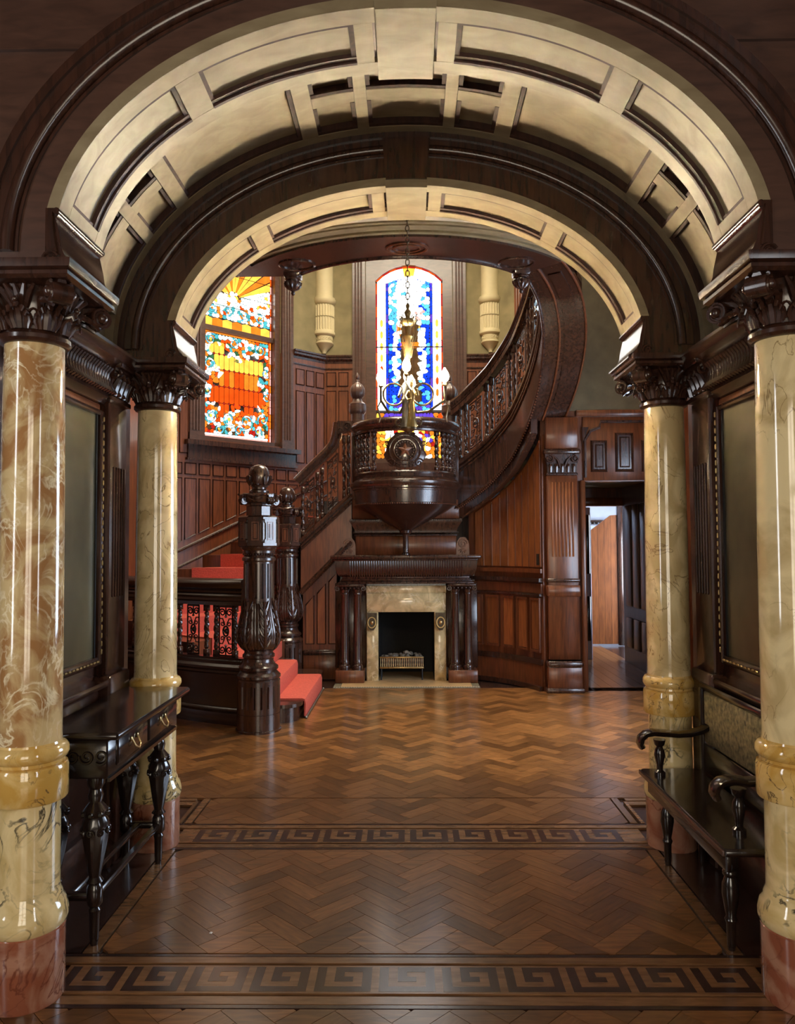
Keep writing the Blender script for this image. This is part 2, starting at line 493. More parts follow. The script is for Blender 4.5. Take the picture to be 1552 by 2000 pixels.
def dress_arch(wall, y0, y1, light_key, nr=0.165):
    e = 0.0015
    # intrados lining: plain frame rings, cross ribs, recessed panels with dark mouldings
    f0, f1 = y0 + 0.075, y1 - 0.07
    T = [R(9.5), R(13), R(47.3), R(52.5), R(81.2), R(85)]
    arch_band(MB(), -0.022, 0.02, y0-0.002, f0, R(9.5), PI-R(9.5), 60).obj('soffit_edge', 'lit_tan_wood', wall)
    arch_band(MB(), -0.022, 0.02, f1, y1+0.002, R(9.5), PI-R(9.5), 60).obj('soffit_edge', 'lit_tan_wood', wall)
    for (a, b) in ((T[0], T[1]), (T[2], T[3]), (T[4], R(84.4))):
        for (p, q) in ((a, b), (PI-b, PI-a)):
            arch_band(MB(), -0.022, 0.02, f0+e, f1-e, p, q).obj('soffit_rib', 'lit_tan_wood', wall)
    for (a, b) in ((T[1], T[2]), (T[3], T[4])):
        for (p, q) in ((a, b), (PI-b, PI-a)):
            pn = arch_band(MB(), -0.003, 0.02, f0+e, f1-e, p+R(.1), q-R(.1)).obj('soffit_panel', 'lit_tan_wood', wall)
            m = MB()
            arch_band(m, -0.020, -0.003, f1-0.040, f1-0.002, p, q)
            arch_band(m, -0.027, -0.012, f1-0.016, f1-0.002, p, q)
            arch_band(m, -0.016, -0.003, f0+0.002, f0+0.018, p, q)
            arch_band(m, -0.016, -0.003, f0+0.018, f1-0.03, p, p+R(.9), 2)
            arch_band(m, -0.016, -0.003, f0+0.018, f1-0.03, q-R(.9), q, 2)
            m.obj('panel_moulding', 'dull_mahogany', pn)
    arch_band(MB(), -0.042, 0.0, y0-0.02, y1+0.012, R(84.9), R(95.1), 6).obj('soffit_keystone', 'lit_tan_wood', wall)
    # face: archivolt mouldings
    m = MB(); arch_round(m, nr, y0-0.006, 0.023, 0, PI); m.obj('archivolt_roll', 'mahogany', wall)
    m = MB(); arch_band(m, nr-0.036, nr-0.026, y0-0.008, y0, 0, PI, 64); m.obj('archivolt_fillet', 'mahogany', wall)
    m = MB(); arch_band(m, nr+0.02, nr+0.055, y0-0.018, y0, 0, PI, 64); m.obj('archivolt_band', 'mahogany', wall)
    m = MB(); arch_band(m, nr+0.055, nr+0.085, y0-0.03, y0, 0, PI, 64); m.obj('archivolt_edge', 'mahogany', wall)
    m = MB(); arch_band(m, 0.0, 0.25, y0-0.032, y0, R(85.1), R(94.9), 4); m.obj('face_keystone', light_key, wall)

wall_front = arch_wall('wall_front', 2.58, 2.95, 4.2, 4.6, 'mahogany_face')
dress_arch(wall_front, 2.58, 2.95, 'mahogany_face', 0.135)
for s in (-1, 1):
    xs = sorted((s*1.12, s*4.2)); MB().box(xs[0], xs[1], 2.565, 2.58, 3.27, 3.278).obj('picture_rail', 'mahogany_face', wall_front)
wall_middle = arch_wall('wall_middle', 3.90, 4.27, 4.2, 4.3, 'mahogany')
dress_arch(wall_middle, 3.90, 4.27, 'mahogany')

# scrolled kneelers the arches spring from (one each side of each arch)
def kneeler(wall, y0, y1, s):
    prof = [(1.24, 2.50), (1.125, 2.50), (1.128, 2.515), (1.15, 2.528), (1.172, 2.55), (1.185, 2.58), (1.19, 2.615), (1.197, 2.645), (1.205, 2.68), (1.195, 2.69), (1.193, 2.706), (1.212, 2.715), (1.24, 2.715)]
    m = MB().prism([(s*x, z) for x, z in prof], (0, y0-0.005, 0), (1,0,0), (0,0,1), (0,1,0), y1-y0+0.01)
    k = m.obj('kneeler', 'mahogany', wall, 50)
    m = MB()
    for y in (y0-0.008, y1+0.008):
        m.spiral((s*1.222, y, 2.535), (1,0,0), (0,0,1), 0.030, 0.006, 1.6, 0.0065, 0.4)
        m.tube([(s*1.2, y, 2.56), (s*1.207, y, 2.6), (s*1.215, y, 2.66), (s*1.217, y, 2.70)], 0.005, 6)
    m.obj('scroll', 'mahogany', k)
    MB().tube([(s*1.200, y0-0.012, 2.702), (s*1.200, y1+0.012, 2.702)], 0.012, 10).obj('roll_edge', 'mahogany', k)
for w, y0, y1 in ((wall_front, 2.58, 2.95), (wall_middle, 3.90, 4.27)):
    for s in (-1, 1): kneeler(w, y0, y1, s)

# ================================================================ COFFERED VAULT between the arches
VA, VB, VZ = 1.485, 1.115, 2.565
V = dict(a=VA, b=VB, z=VZ)
mb = MB(); arch_band(mb, 0.045, 0.12, 2.95, 3.90, 0, PI, 72, **V)
for s in (-1, 1):
    xs = sorted((s*1.53, s*1.62)); mb.box(xs[0], xs[1], 2.95, 3.90, 2.48, 2.60)
vault = struct('ceiling_vault', mb, 'lit_tan_wood', 30)
def vrib(y0, y1, t0, t1, name='vault_rib', n0=0.0):
    return arch_band(MB(), n0, 0.046, y0, y1, t0, t1, **V).obj(name, 'lit_tan_wood', vault)
vrib(2.951, 3.035, 0, PI, 'vault_edge_rib'); vrib(3.815, 3.899, 0, PI, 'vault_edge_rib')
RIBS = [(R(8), R(11)), (R(27.6), R(30.4)), (R(38.6), R(42)), (R(69.4), R(72.6)), (R(80.6), R(82.8))]
for (p, q) in RIBS:
    for (a, b) in ((p, q), (PI-q, PI-p)): vrib(3.036, 3.814, a, b)
def coffer(y0, y1, t0, t1):
    pn = arch_band(MB(), 0.036, 0.0455, y0+0.001, y1-0.001, t0, t1, **V).obj('vault_panel', 'lit_tan_wood', vault)
    m = MB()
    arch_band(m, 0.004, 0.036, y1-0.022, y1-0.001, t0, t1, **V)
    arch_band(m, 0.012, 0.036, y0+0.001, y0+0.016, t0, t1, **V)
    d = R(0.75)
    arch_band(m, 0.010, 0.036, y0+0.016, y1-0.022, t0, t0+d, 2, **V)
    arch_band(m, 0.010, 0.036, y0+0.016, y1-0.022, t1-d, t1, 2, **V)
    m.obj('panel_moulding', 'dull_mahogany', pn)
e = R(0.05)
secs = [(R(11), R(27.6), True), (R(30.4), R(38.6), True), (R(42), R(69.4), False), (R(72.6), R(80.6), True)]
for (a, b, div) in secs + [(R(82.8), R(97.2), None)]:
    for (p, q) in ([(a, b)] if div is None else [(a, b), (PI-b, PI-a)]):
        if div is False:
            coffer(3.036, 3.814, p+e, q-e)
        else:
            vrib(3.495, 3.575, p+e, q-e, 'vault_centre_rib', 0.002)
            coffer(3.036, 3.494, p+e, q-e); coffer(3.576, 3.814, p+e, q-e)

# ================================================================ PASSAGE SIDE WALLS with cove frieze, pilasters
def passage_side(name, s):
    def X(a, b): return sorted((s*a, s*b))
    x = X(1.53, 1.62)
    w = struct(name, MB().box(x[0], x[1], 2.95, 3.90, 0, 2.48), 'mahogany')
    # fluted cove frieze, one rib after another
    for (nm, prof, mat) in (('cornice', [(1.54,2.50),(1.37,2.50),(1.37,2.485),(1.385,2.475),(1.395,2.455),(1.42,2.445),(1.44,2.43),(1.54,2.43)], 'mahogany'),
                            ('lower_cornice', [(1.54,2.30),(1.475,2.30),(1.47,2.285),(1.49,2.27),(1.50,2.255),(1.54,2.25)], 'mahogany')):
        MB().prism([(s*a, b) for a, b in prof], (0, 2.951, 0), (1,0,0), (0,0,1), (0,1,0), 0.947).obj(nm, mat, w)
    rib = None
    for i in range(32):
        y = 2.97 + i*0.0295
        if rib is None:
            pts = [(1.452, 2.305), (1.470, 2.335), (1.475, 2.37), (1.468, 2.40), (1.445, 2.428)]
            m = MB()
            m.tube([(s*a, 0, b) for a, b in pts], 0.012, 7)
            rib = m.obj('cove_rib', 'mahogany', w); rib.location = (0, y, 0)
        else:
            o = rib.copy(); COL.objects.link(o); o.location = (0, y, 0)
    x = X(1.475, 1.54); MB().box(x[0], x[1], 2.952, 3.898, 2.30, 2.43).obj('cove_back', 'mahogany', w)
    x = X(1.51, 1.54); MB().bbox(x[0], x[1], 2.96, 3.73, 2.215, 2.25).obj('head_rail', 'panel_wood', w)
    # dado: chair rail, panel, base
    x = X(1.455, 1.54); MB().bbox(x[0], x[1], 2.96, 3.74, 0.875, 0.905).obj('chair_rail', 'mahogany', w)
    x = X(1.50, 1.54); MB().bbox(x[0], x[1], 2.96, 3.74, 0.30, 0.86, 0.012).obj('dado_panel', 'mahogany', w)
    x = X(1.495, 1.54); MB().bbox(x[0], x[1], 2.96, 3.74, 0.0, 0.22).obj('skirting', 'mahogany', w)
    # pilaster responding to the far column
    for (y0, y1) in ((3.755, 3.985),):
        x = X(1.472, 1.56); p = MB().bbox(x[0], x[1], y0, y1, 0.92, 2.27, 0.008).obj('pilaster', 'mahogany', w)
        m = MB()
        for k in range(5):
            y = y0 + 0.045 + k*0.034
            xx = X(1.464, 1.474); m.bbox(xx[0], xx[1], y, y+0.016, 1.30, 1.95, 0.004)
        m.obj('reeding', 'mahogany', p)
        x = X(1.45, 1.56); MB().bbox(x[0], x[1], y0-0.02, y1+0.02, 0.0, 0.92, 0.01).obj('pilaster_base', 'mahogany', w)
        c = MB()
        rings = []
        for (g, z) in ((0.0, 2.27), (0.016, 2.275), (0.016, 2.295), (0.004, 2.305), (0.012, 2.36), (0.04, 2.415), (0.05, 2.43)):
            xx = X(1.474-g, 1.56); rings.append([(xx[0], y0-g, z), (xx[1], y0-g, z), (xx[1], y1+g, z), (xx[0], y1+g, z)])
        c.loft(rings)
        cap = c.obj('pilaster_capital', 'mahogany', w, 30)
        m = MB()
        for k in range(4):
            y = y0 + 0.03 + k*0.057
            m.tube([(s*1.470, y, 2.305), (s*1.462, y, 2.34), (s*1.44, y, 2.385), (s*1.415, y, 2.395), (s*1.41, y, 2.375)], [0.02, 0.022, 0.018, 0.014, 0.01], 7)
        for y in (y0-0.02, y1+0.02):
            m.spiral((s*1.44, y, 2.40), (1,0,0), (0,0,1), 0.028, 0.006, 1.4, 0.009)
        m.obj('leaf_carving', 'mahogany', cap)
        x = X(1.40, 1.56); MB().bbox(x[0], x[1], y0-0.04, 3.905, 2.43, 2.485).obj('pilaster_abacus', 'mahogany', w)
    return w
wall_left = passage_side('wall_left', -1)
wall_right = passage_side('wall_right', 1)

# ================================================================ ENTRANCE VESTIBULE behind the camera
def side_window(name, wname, xa, xb, y0, y1, s):
    z0, z1 = 0.9, 3.0
    struct(name, MB().box(xa, xb, -2.1, y0, 0, 4.0).box(xa, xb, y1, 2.58, 0, 4.0).box(xa, xb, y0, y1, 0, z0).box(xa, xb, y0, y1, z1, 4.0), 'mahogany_face')
    w = struct(wname, MB().box(xa, xb, y0, y0+0.05, z0, z1).box(xa, xb, y1-0.05, y1, z0, z1).box(xa, xb, y0, y1, z0, z0+0.05).box(xa, xb, y0, y1, z1-0.05, z1).box(xa, xb, y0, y1, 1.93, 1.98), 'mahogany')
    xm = (xa+xb)/2
    for a, b in ((z0+0.05, 1.93), (1.98, z1-0.05)): MB().box(xm-0.004, xm+0.004, y0+0.05, y1-0.05, a, b).obj('pane', 'glass_side', w)
side_window('wall_vestibule_left', 'window_6', -2.7, -2.6, 0.70, 1.25, -1)
side_window('wall_vestibule_right', 'window_7', 2.6, 2.7, -1.05, -0.45, 1)
struct('ceiling_vestibule', MB().box(-2.7, 2.7, -2.2, 2.58, 4.0, 4.1), 'mahogany_face')
wb = struct('wall_entrance', MB().box(-2.7, -1.0, -2.2, -2.1, 0, 4.0).box(1.0, 2.7, -2.2, -2.1, 0, 4.0).box(-1.0, 1.0, -2.2, -2.1, 2.9, 4.0), 'mahogany_face')
d1 = struct('door_1_added', MB().box(-1.0, 1.0, -2.17, -2.12, 0.0, 0.5).box(-1.0, -0.88, -2.17, -2.12, 0.5, 2.9).box(0.88, 1.0, -2.17, -2.12, 0.5, 2.9).box(-0.06, 0.06, -2.17, -2.12, 0.5, 2.9).box(-0.88, 0.88, -2.17, -2.12, 2.05, 2.15), 'mahogany')  # glazed door out of view, added as front light
for x0, x1 in ((-0.88, -0.06), (0.06, 0.88)):
    MB().box(x0, x1, -2.15, -2.14, 0.5, 2.05).obj('pane', 'glass_added_door', d1)
    MB().box(x0, x1, -2.15, -2.14, 2.15, 2.9).obj('pane', 'glass_added_door', d1)
# ================================================================ HALL CEILING with the round stair well
CX, CY, WR = 0.0, 7.7, 1.36
def pol(r, deg, cx=CX, cy=CY): return (cx + r*math.cos(R(deg)), cy + r*math.sin(R(deg)))
OUT = 1.76
def arc_pts(r, d0, d1, n=24): return [pol(r, d0 + (d1-d0)*i/n) for i in range(n+1)]
poly = [(-2.95, 4.27), (2.95, 4.27), (2.95, 6.52)] + arc_pts(OUT, -42, -43, 1) + arc_pts(WR, -42, -138, 30) + [(-2.95, 6.79)]
ceiling = struct('ceiling', MB().prism(poly, (0, 0, 4.02), (1,0,0), (0,1,0), (0,0,1), 0.33), 'ceiling_paint', 30)
# dark soffit band round the well, its fascia and roll mouldings
band = arc_pts(WR-0.01, -42, -138, 30) + [(-1.02, 6.78), (-2.94, 6.78), (-2.94, 6.36), (-1.36, 6.36)] + arc_pts(WR+0.42, -139, -42, 34)
MB().prism(band, (0, 0, 3.965), (1,0,0), (0,1,0), (0,0,1), 0.06).obj('well_soffit', 'mahogany', ceiling, 30)
fr = []
m = MB()
pth = [(*pol(WR, d), 0) for d in range(-138, -41, 4)]
for (z, r_) in ((3.965, 0.018), (4.06, 0.014), (4.33, 0.02)):
    m.tube([(p[0], p[1], z) for p in pth], r_, 8)
m.obj('well_fascia_moulding', 'mahogany', ceiling)
ring = lambda r0, r1, z0, z1, d0=-150, d1=-30, n=40: MB().loft([[(*pol(r0, d), z0), (*pol(r1, d), z0), (*pol(r1, d), z1), (*pol(r0, d), z1)] for d in [d0+(d1-d0)*i/n for i in range(n+1)]])
for r0, r1, z0 in ((WR+0.42, WR+0.46, 3.985), (WR+0.47, WR+0.55, 4.0), (WR+0.57, WR+0.60, 4.006), (WR+0.72, WR+0.75, 4.006)):
    ring(r0, r1, z0, 4.025).obj('ceiling_moulding', 'lit_tan_wood', ceiling)
fascia = MB().loft([[(*pol(WR-0.002, d), 3.97), (*pol(WR+0.02, d), 3.97), (*pol(WR+0.02, d), 4.36), (*pol(WR-0.002, d), 4.36)] for d in range(-138, -41, 4)])
fascia.obj('well_fascia', 'mahogany', ceiling)
# oval medallion on the soffit band
m = MB(); c0 = pol(WR+0.19, -90)
for k, (ra, rb, tr) in enumerate(((0.165, 0.12, 0.012), (0.11, 0.075, 0.008))):
    m.tube([(c0[0]+ra*math.cos(2*PI*i/28), c0[1]+rb*math.sin(2*PI*i/28), 3.962) for i in range(28)], tr, 6, closed=True)
m.obj('soffit_medallion', 'panel_wood', ceiling)
m = MB()
for d in (-52, -128):
    c0 = pol(WR+0.17, d); m.tube([(c0[0]+0.15*math.cos(2*PI*i/28), c0[1]+0.12*math.sin(2*PI*i/28), 3.962) for i in range(28)], 0.012, 6, closed=True)
m.obj('soffit_ring', 'mahogany', ceiling)
for k, d in enumerate((-43, -137)):
    x, y = pol(WR+0.03, d)
    t = thing('newel_pendant', ['carved dark wood pendant drop under the gallery corner beside the curved stair', 'carved dark wood pendant drop under the gallery corner beside the amber window'][k], 'pendant', (x, y, 3.78), 'gallery pendants')
    mod = lambda r, z, a: r*(1+0.10*math.cos(12*a)) if 0.05 < z < 0.13 else r
    MB().lathe([(0.004, 0), (0.016, 0.01), (0.02, 0.022), (0.012, 0.035), (0.05, 0.06), (0.072, 0.09), (0.075, 0.115), (0.06, 0.13), (0.072, 0.14), (0.072, 0.155)], 36, (x, y, 3.78), mod=mod).obj('drop', 'mahogany', t)
    MB().bbox(x-0.075, x+0.075, y-0.075, y+0.075, 3.935, 4.2, 0.01).obj('post', 'mahogany', t)

# ================================================================ HALL WALLS
S2 = math.sqrt(0.5)
ZT = 6.6
struct('ceiling_upper', MB().box(-3.1, 3.1, 4.0, 6.9, ZT, ZT+0.1).box(-3.1, 3.1, 9.1, 11.2, ZT, ZT+0.1).box(-3.1, -1.1, 6.9, 9.1, ZT, ZT+0.1).box(1.1, 3.1, 6.9, 9.1, ZT, ZT+0.1), 'ceiling_paint')
m = MB()
for k in range(5):
    q = -1.1 + k*0.53; m.box(q, q+0.08, 6.9, 9.1, ZT+0.02, ZT+0.09); m.box(-1.1, 1.1, 8.0+q, 8.0+q+0.08, ZT+0.02, ZT+0.09)
ll = struct('window_8_added', m, 'mahogany')  # laylight out of view, added as the hall's overhead light
for a in range(4):
    for b in range(4):
        x0, y0 = -1.1+0.08+a*0.53, 6.98+b*0.53; MB().box(x0, x0+0.45, y0, y0+0.45, ZT+0.05, ZT+0.06).obj('pane', 'glass_added_laylight', ll)
struct('wall_upper_front', MB().box(-3.1, 3.1, 4.1, 4.27, 4.3, ZT), 'plaster')
whl = struct('wall_hall_left', MB().box(-3.1, -2.95, 4.27, 9.25, 0, ZT), 'dark_plaster')
MB().box(-2.95, -2.92, 4.28, 9.25, 0, 4.02).obj('wainscot', 'panel_wood', whl)
WY0, WY1, WZ0, WZ1 = 4.95, 6.75, 0.65, 2.75
whr = struct('wall_hall_right', MB().box(2.95, 3.1, 4.27, WY0, 0, ZT).box(2.95, 3.1, WY1, 8.2, 0, ZT).box(2.95, 3.1, WY0, WY1, 0, WZ0).box(2.95, 3.1, WY0, WY1, WZ1, ZT).box(2.95, 3.1, 8.2, 9.3, 4.0, ZT), 'panel_wood')
m = MB()
m.box(2.94, 3.02, WY0, WY1, WZ0, WZ0+0.08).box(2.94, 3.02, WY0, WY1, WZ1-0.08, WZ1)
for i in range(4):
    y = WY0 + i*(WY1-WY0-0.08)/3; m.box(2.94, 3.02, y, y+0.08, WZ0, WZ1)
m.box(2.95, 3.01, WY0, WY1, 1.66, 1.71)
w5 = struct('window_4', m, 'mahogany')
for i in range(3):
    y0 = WY0 + 0.08 + i*(WY1-WY0-0.08)/3; y1 = WY0 + (i+1)*(WY1-WY0-0.08)/3
    for z0, z1 in ((WZ0+0.08, 1.66), (1.71, WZ1-0.08)):
        MB().box(2.98, 2.99, y0, y1, z0, z1).obj('pane', 'glass_day', w5)

class Frame:
    """a wall plane: u to the right as seen from inside, z up, n towards the hall"""
    def __init__(s, o, ax, n): s.o, s.ax, s.n = Vector(o), Vector(ax), Vector(n)
    def p(s, u, z, d=0.0):
        q = s.o + s.ax*u + s.n*d; return (q.x, q.y, z)
    def slab(s, mb, u0, u1, z0, z1, d0, d1):
        a = [s.p(u0,z0,d0), s.p(u1,z0,d0), s.p(u1,z0,d1), s.p(u0,z0,d1)]
        b = [s.p(u0,z1,d0), s.p(u1,z1,d0), s.p(u1,z1,d1), s.p(u0,z1,d1)]
        return mb.loft([a, b])
    def quad(s, mb, pts, d0, d1):
        """pts list of (u,z), extruded from d0 to d1 along n"""
        return mb.loft([[s.p(u, z, d0) for u, z in pts], [s.p(u, z, d1) for u, z in pts]])
def panel(fr, parent, pts, d=0.03, mat='panel_wood', t=0.012):
    """framed panel: field plate + moulding sticks; pts is a convex (u,z) outline, counter-clockwise"""
    cu = sum(p[0] for p in pts)/len(pts); cz = sum(p[1] for p in pts)/len(pts)
    def ins(k): return [(u + (k if u < cu else -k), z + (k if z < cz else -k)) for u, z in pts]
    pn = fr.quad(MB(), ins(t*1.05), d, d+0.006).obj('panel', mat, parent, 0)
    m = MB(); A, B, n = pts, ins(t), len(pts)
    for i in range(n):
        j = (i+1) % n
        q = [A[i], A[j], B[j], B[i]]
        mid = [((A[i][0]+B[i][0])/2, (A[i][1]+B[i][1])/2), ((A[j][0]+B[j][0])/2, (A[j][1]+B[j][1])/2)]
        m.loft([[fr.p(*A[i], d), fr.p(*mid[0], d+0.016), fr.p(*B[i], d+0.004), fr.p(*B[i], d)],
                [fr.p(*A[j], d), fr.p(*mid[1], d+0.016), fr.p(*B[j], d+0.004), fr.p(*B[j], d)]])
    m.obj('panel_moulding', 'mahogany', pn, 20)
def rect(u0, u1, z0, z1): return [(u0, z0), (u1, z0), (u1, z1), (u0, z1)]

FC = Frame((-1.2, 11.0, 0), (1, 0, 0), (0, -1, 0))                    # centre bay, u 0..2.4
FL = Frame((-2.95, 9.25, 0), (S2, S2, 0), (S2, -S2, 0))               # left bay, u 0..2.475
FR = Frame((1.2, 11.0, 0), (S2, -S2, 0), (-S2, -S2, 0))               # right bay, u 0..2.475
BW = 2.475
def bay_wall(name, fr, W, u0, u1, z0, z1, zl=0.0):
    m = MB()
    fr.slab(m, 0, u0, zl, ZT, 0, -0.2); fr.slab(m, u1, W, zl, ZT, 0, -0.2)
    fr.slab(m, u0, u1, zl, z0, 0, -0.2); fr.slab(m, u0, u1, z1, ZT, 0, -0.2)
    w = struct(name, m, 'plaster', 0)
    m = MB()
    if u0 > 0.17: fr.slab(m, 0, u0-0.0, zl, 4.2, 0, 0.028)
    if u1 < W-0.1: fr.slab(m, u1+0.0, W, zl, 4.2, 0, 0.028)
    fr.slab(m, u0, u1, zl, z0, 0, 0.028)
    m.obj('wainscot', 'panel_wood', w, 0)
    for (a, b) in ((0, u0-0.19), (u1+0.19, W)):
        m = MB()
        prof = [(0, 4.17), (0.03, 4.17), (0.04, 4.20), (0.07, 4.225), (0.075, 4.25), (0.09, 4.262), (0.09, 4.285), (0, 4.285)]
        m.loft([[fr.p(a, z, d) for d, z in prof], [fr.p(b, z, d) for d, z in prof]])
        fr.slab(m, a, b, 4.09, 4.105, 0, 0.045)
        m.obj('wainscot_cap', 'mahogany', w, 30)
    return w
def casing(fr, parent, u0, u1, z0, z1, mat='mahogany_face'):
    """moulded window casings either side, each with its own blocks"""
    for (a, b) in ((u0-0.19, u0-0.005), (u1+0.005, u1+0.19)):
        m = MB()
        fr.slab(m, a, b, z0, z1, 0, 0.045)
        c = m.obj('casing', mat, parent, 0)
        m = MB()
        for k in range(3):
            x = a + 0.045 + k*0.042
            m.tube([fr.p(x, z0+0.12, 0.048), fr.p(x, z1-0.1, 0.048)], 0.012, 8)
        m.obj('casing_reeds', mat, c)
        m = MB(); fr.slab(m, a-0.012, b+0.012, z0-0.0, z0+0.09, 0, 0.062); m.obj('plinth_block', mat, c, 0)
        m = MB(); fr.slab(m, a-0.012, b+0.012, z1-0.09, z1, 0, 0.062); m.obj('corner_block', mat, c, 0)

# -------- stained glass helpers
def vor(points, box, rad, inset=0.86, clipf=None):
    cells = []
    for i, (x, y) in enumerate(points):
        poly = [(box[0], box[2]), (box[1], box[2]), (box[1], box[3]), (box[0], box[3])]
        poly = [(max(min(px, x+rad), x-rad), max(min(py, y+rad), y-rad)) for px, py in poly]
        for j, (a, b) in enumerate(points):
            if i == j or abs(a-x) > 2*rad or abs(b-y) > 2*rad: continue
            mx, my, nx, ny = (a+x)/2, (b+y)/2, a-x, b-y
            out = []
            for k in range(len(poly)):
                p, q = poly[k-1], poly[k]
                fp = (p[0]-mx)*nx + (p[1]-my)*ny; fq = (q[0]-mx)*nx + (q[1]-my)*ny
                if (fp <= 0) != (fq <= 0):
                    t = fp/(fp-fq); out.append((p[0]+(q[0]-p[0])*t, p[1]+(q[1]-p[1])*t))
                if fq <= 0: out.append(q)
            poly = out
            if len(poly) < 3: break
        if len(poly) >= 3 and area(poly) > 1e-5:
            cx = sum(p[0] for p in poly)/len(poly); cy = sum(p[1] for p in poly)/len(poly)
            cells.append((cx, cy, [(cx+(px-cx)*inset, cy+(py-cy)*inset) for px, py in poly]))
    return cells
def chaikin(p, n=1):
    for _ in range(n):
        q = []
        for i in range(len(p)):
            a, b = p[i-1], p[i]
            q += [(a[0]*0.72+b[0]*0.28, a[1]*0.72+b[1]*0.28), (a[0]*0.28+b[0]*0.72, a[1]*0.28+b[1]*0.72)]
        p = q
    return p
def jitter_pts(u0, u1, v0, v1, d, rnd, keep=lambda u, v: True):
    out = []
    nu, nv = max(1, int((u1-u0)/d)), max(1, int((v1-v0)/d))
    for i in range(nu):
        for j in range(nv):
            u = u0 + (i+0.5+rnd.uniform(-.42,.42))*(u1-u0)/nu; v = v0 + (j+0.5+rnd.uniform(-.42,.42))*(v1-v0)/nv
            if keep(u, v): out.append((u, v))
    return out
class Glass:
    def __init__(s, fr, u, z, parent, d=-0.10): s.fr, s.u, s.z, s.par, s.d = fr, u, z, parent, d; s.by = {}
    def pane(s, name, mat, poly, dz=0.0):
        m = MB(); s.fr.quad(m, [(s.u+a, s.z+b) for a, b in poly], s.d+dz, s.d+dz-0.004)
        return m.obj(name, mat, s.par, 0)
    def cell(s, mat, poly, dz=0.0):
        poly = chaikin(poly)
        m = s.by.setdefault(mat, MB()); s.fr.quad(m, [(s.u+a, s.z+b) for a, b in poly], s.d+dz, s.d+dz-0.004)
    def lead(s, pts, r=0.004):
        m = s.by.setdefault('lead', MB()); m.tube([s.fr.p(s.u+a, s.z+b, s.d+0.004) for a, b in pts], r, 4)
    def swirl(s, u, v, r0, turns, a0, r=0.004, sgn=1):
        s.lead([(u + (r0*(1-0.8*i/16))*math.cos(a0+sgn*turns*2*PI*i/16), v + (r0*(1-0.8*i/16))*math.sin(a0+sgn*turns*2*PI*i/16)) for i in range(17)], r)
    def scroll(s, u, v, r0, sg, a0, turns=1.15, n=13, w=0.026, box=None):
        mats = ['glass_teal', 'glass_pale', 'glass_teal', 'glass_white', 'glass_sky']
        pt = lambda t, off: (u + (r0*(1-0.72*t)-off)*math.cos(a0+sg*turns*2*PI*t), v + (r0*(1-0.72*t)-off)*math.sin(a0+sg*turns*2*PI*t))
        for i in range(n):
            t0, t1 = (i+0.05)/n, (i+0.95)/n; ww = w*(1-0.45*i/n)
            q = [pt(t0, 0), pt((t0+t1)/2, -0.004), pt(t1, 0), pt(t1, ww*0.92), pt((t0+t1)/2, ww), pt(t0, ww)]
            if box: q = clip_poly(q, *box)
            if len(q) >= 3: s.pane('scroll_pane', mats[(i*2+int(u*40)) % 5], q, 0.002)
        for off in (-0.003, w*0.95): s.lead([pt(i/20, off*(1-0.4*i/20) if off > 0 else off) for i in range(21)], 0.0032)
        s.pane('scroll_eye', 'glass_amber' if int(u*50) % 2 else 'glass_yellow', [(u+r0*0.2*math.cos(2*PI*k/8), v+r0*0.2*math.sin(2*PI*k/8)) for k in range(8)], 0.003)
    def flush(s):
        for mat, m in s.by.items():
            m.obj('lead_came' if mat == 'lead' else 'glass_cells', mat, s.par, 0 if mat != 'lead' else 40, kind='stuff')
def inside(poly, x, y):
    r = False
    for i in range(len(poly)):
        (x1, y1), (x2, y2) = poly[i-1], poly[i]
        if (y1 > y) != (y2 > y) and x < (x2-x1)*(y-y1)/(y2-y1)+x1: r = not r
    return r

# -------- left bay and its amber window
wl_u0, wl_u1, wl_z0, wl_z1 = 0.50, 1.70, 2.90, 5.70
wbl = bay_wall('wall_back_left', FL, BW, wl_u0, wl_u1, wl_z0, wl_z1)
win1 = MB(); fr = FL
fr.slab(win1, wl_u0, wl_u0+0.055, wl_z0, wl_z1, -0.16, -0.02); fr.slab(win1, wl_u1-0.075, wl_u1, wl_z0, wl_z1, -0.16, -0.02)
fr.slab(win1, wl_u0, wl_u1, wl_z0, wl_z0+0.055, -0.16, -0.02); fr.slab(win1, wl_u0, wl_u1, wl_z1-0.06, wl_z1, -0.16, -0.02)
fr.slab(win1, wl_u0, wl_u1, 4.34, 4.405, -0.15, -0.06)
win1 = struct('window_1', win1, 'mahogany_face', 0)
m = MB(); fr.slab(m, wl_u0, wl_u1, wl_z0, wl_z1, -0.13, -0.12); m.obj('lead_backing', 'lead', win1, 0)
casing(fr, win1, wl_u0, wl_u1, wl_z0-0.02, wl_z1)
m = MB(); fr.slab(m, wl_u0-0.26, wl_u1+0.26, 2.81, 2.87, 0, 0.13); m.obj('sill', 'mahogany', win1, 0)
m = MB(); fr.slab(m, wl_u0-0.22, wl_u1+0.22, 2.64, 2.81, 0, 0.06); m.obj('apron', 'mahogany', win1, 0)
m = MB(); fr.slab(m, wl_u0-0.24, wl_u1+0.24, 2.62, 2.65, 0, 0.08); m.obj('apron_moulding', 'mahogany', win1, 0)
g = Glass(fr, wl_u0+0.055, wl_z0+0.055, win1)
GW = wl_u1-0.075-wl_u0-0.055; HL = 4.34-wl_z0-0.055; rnd = random.Random(3)
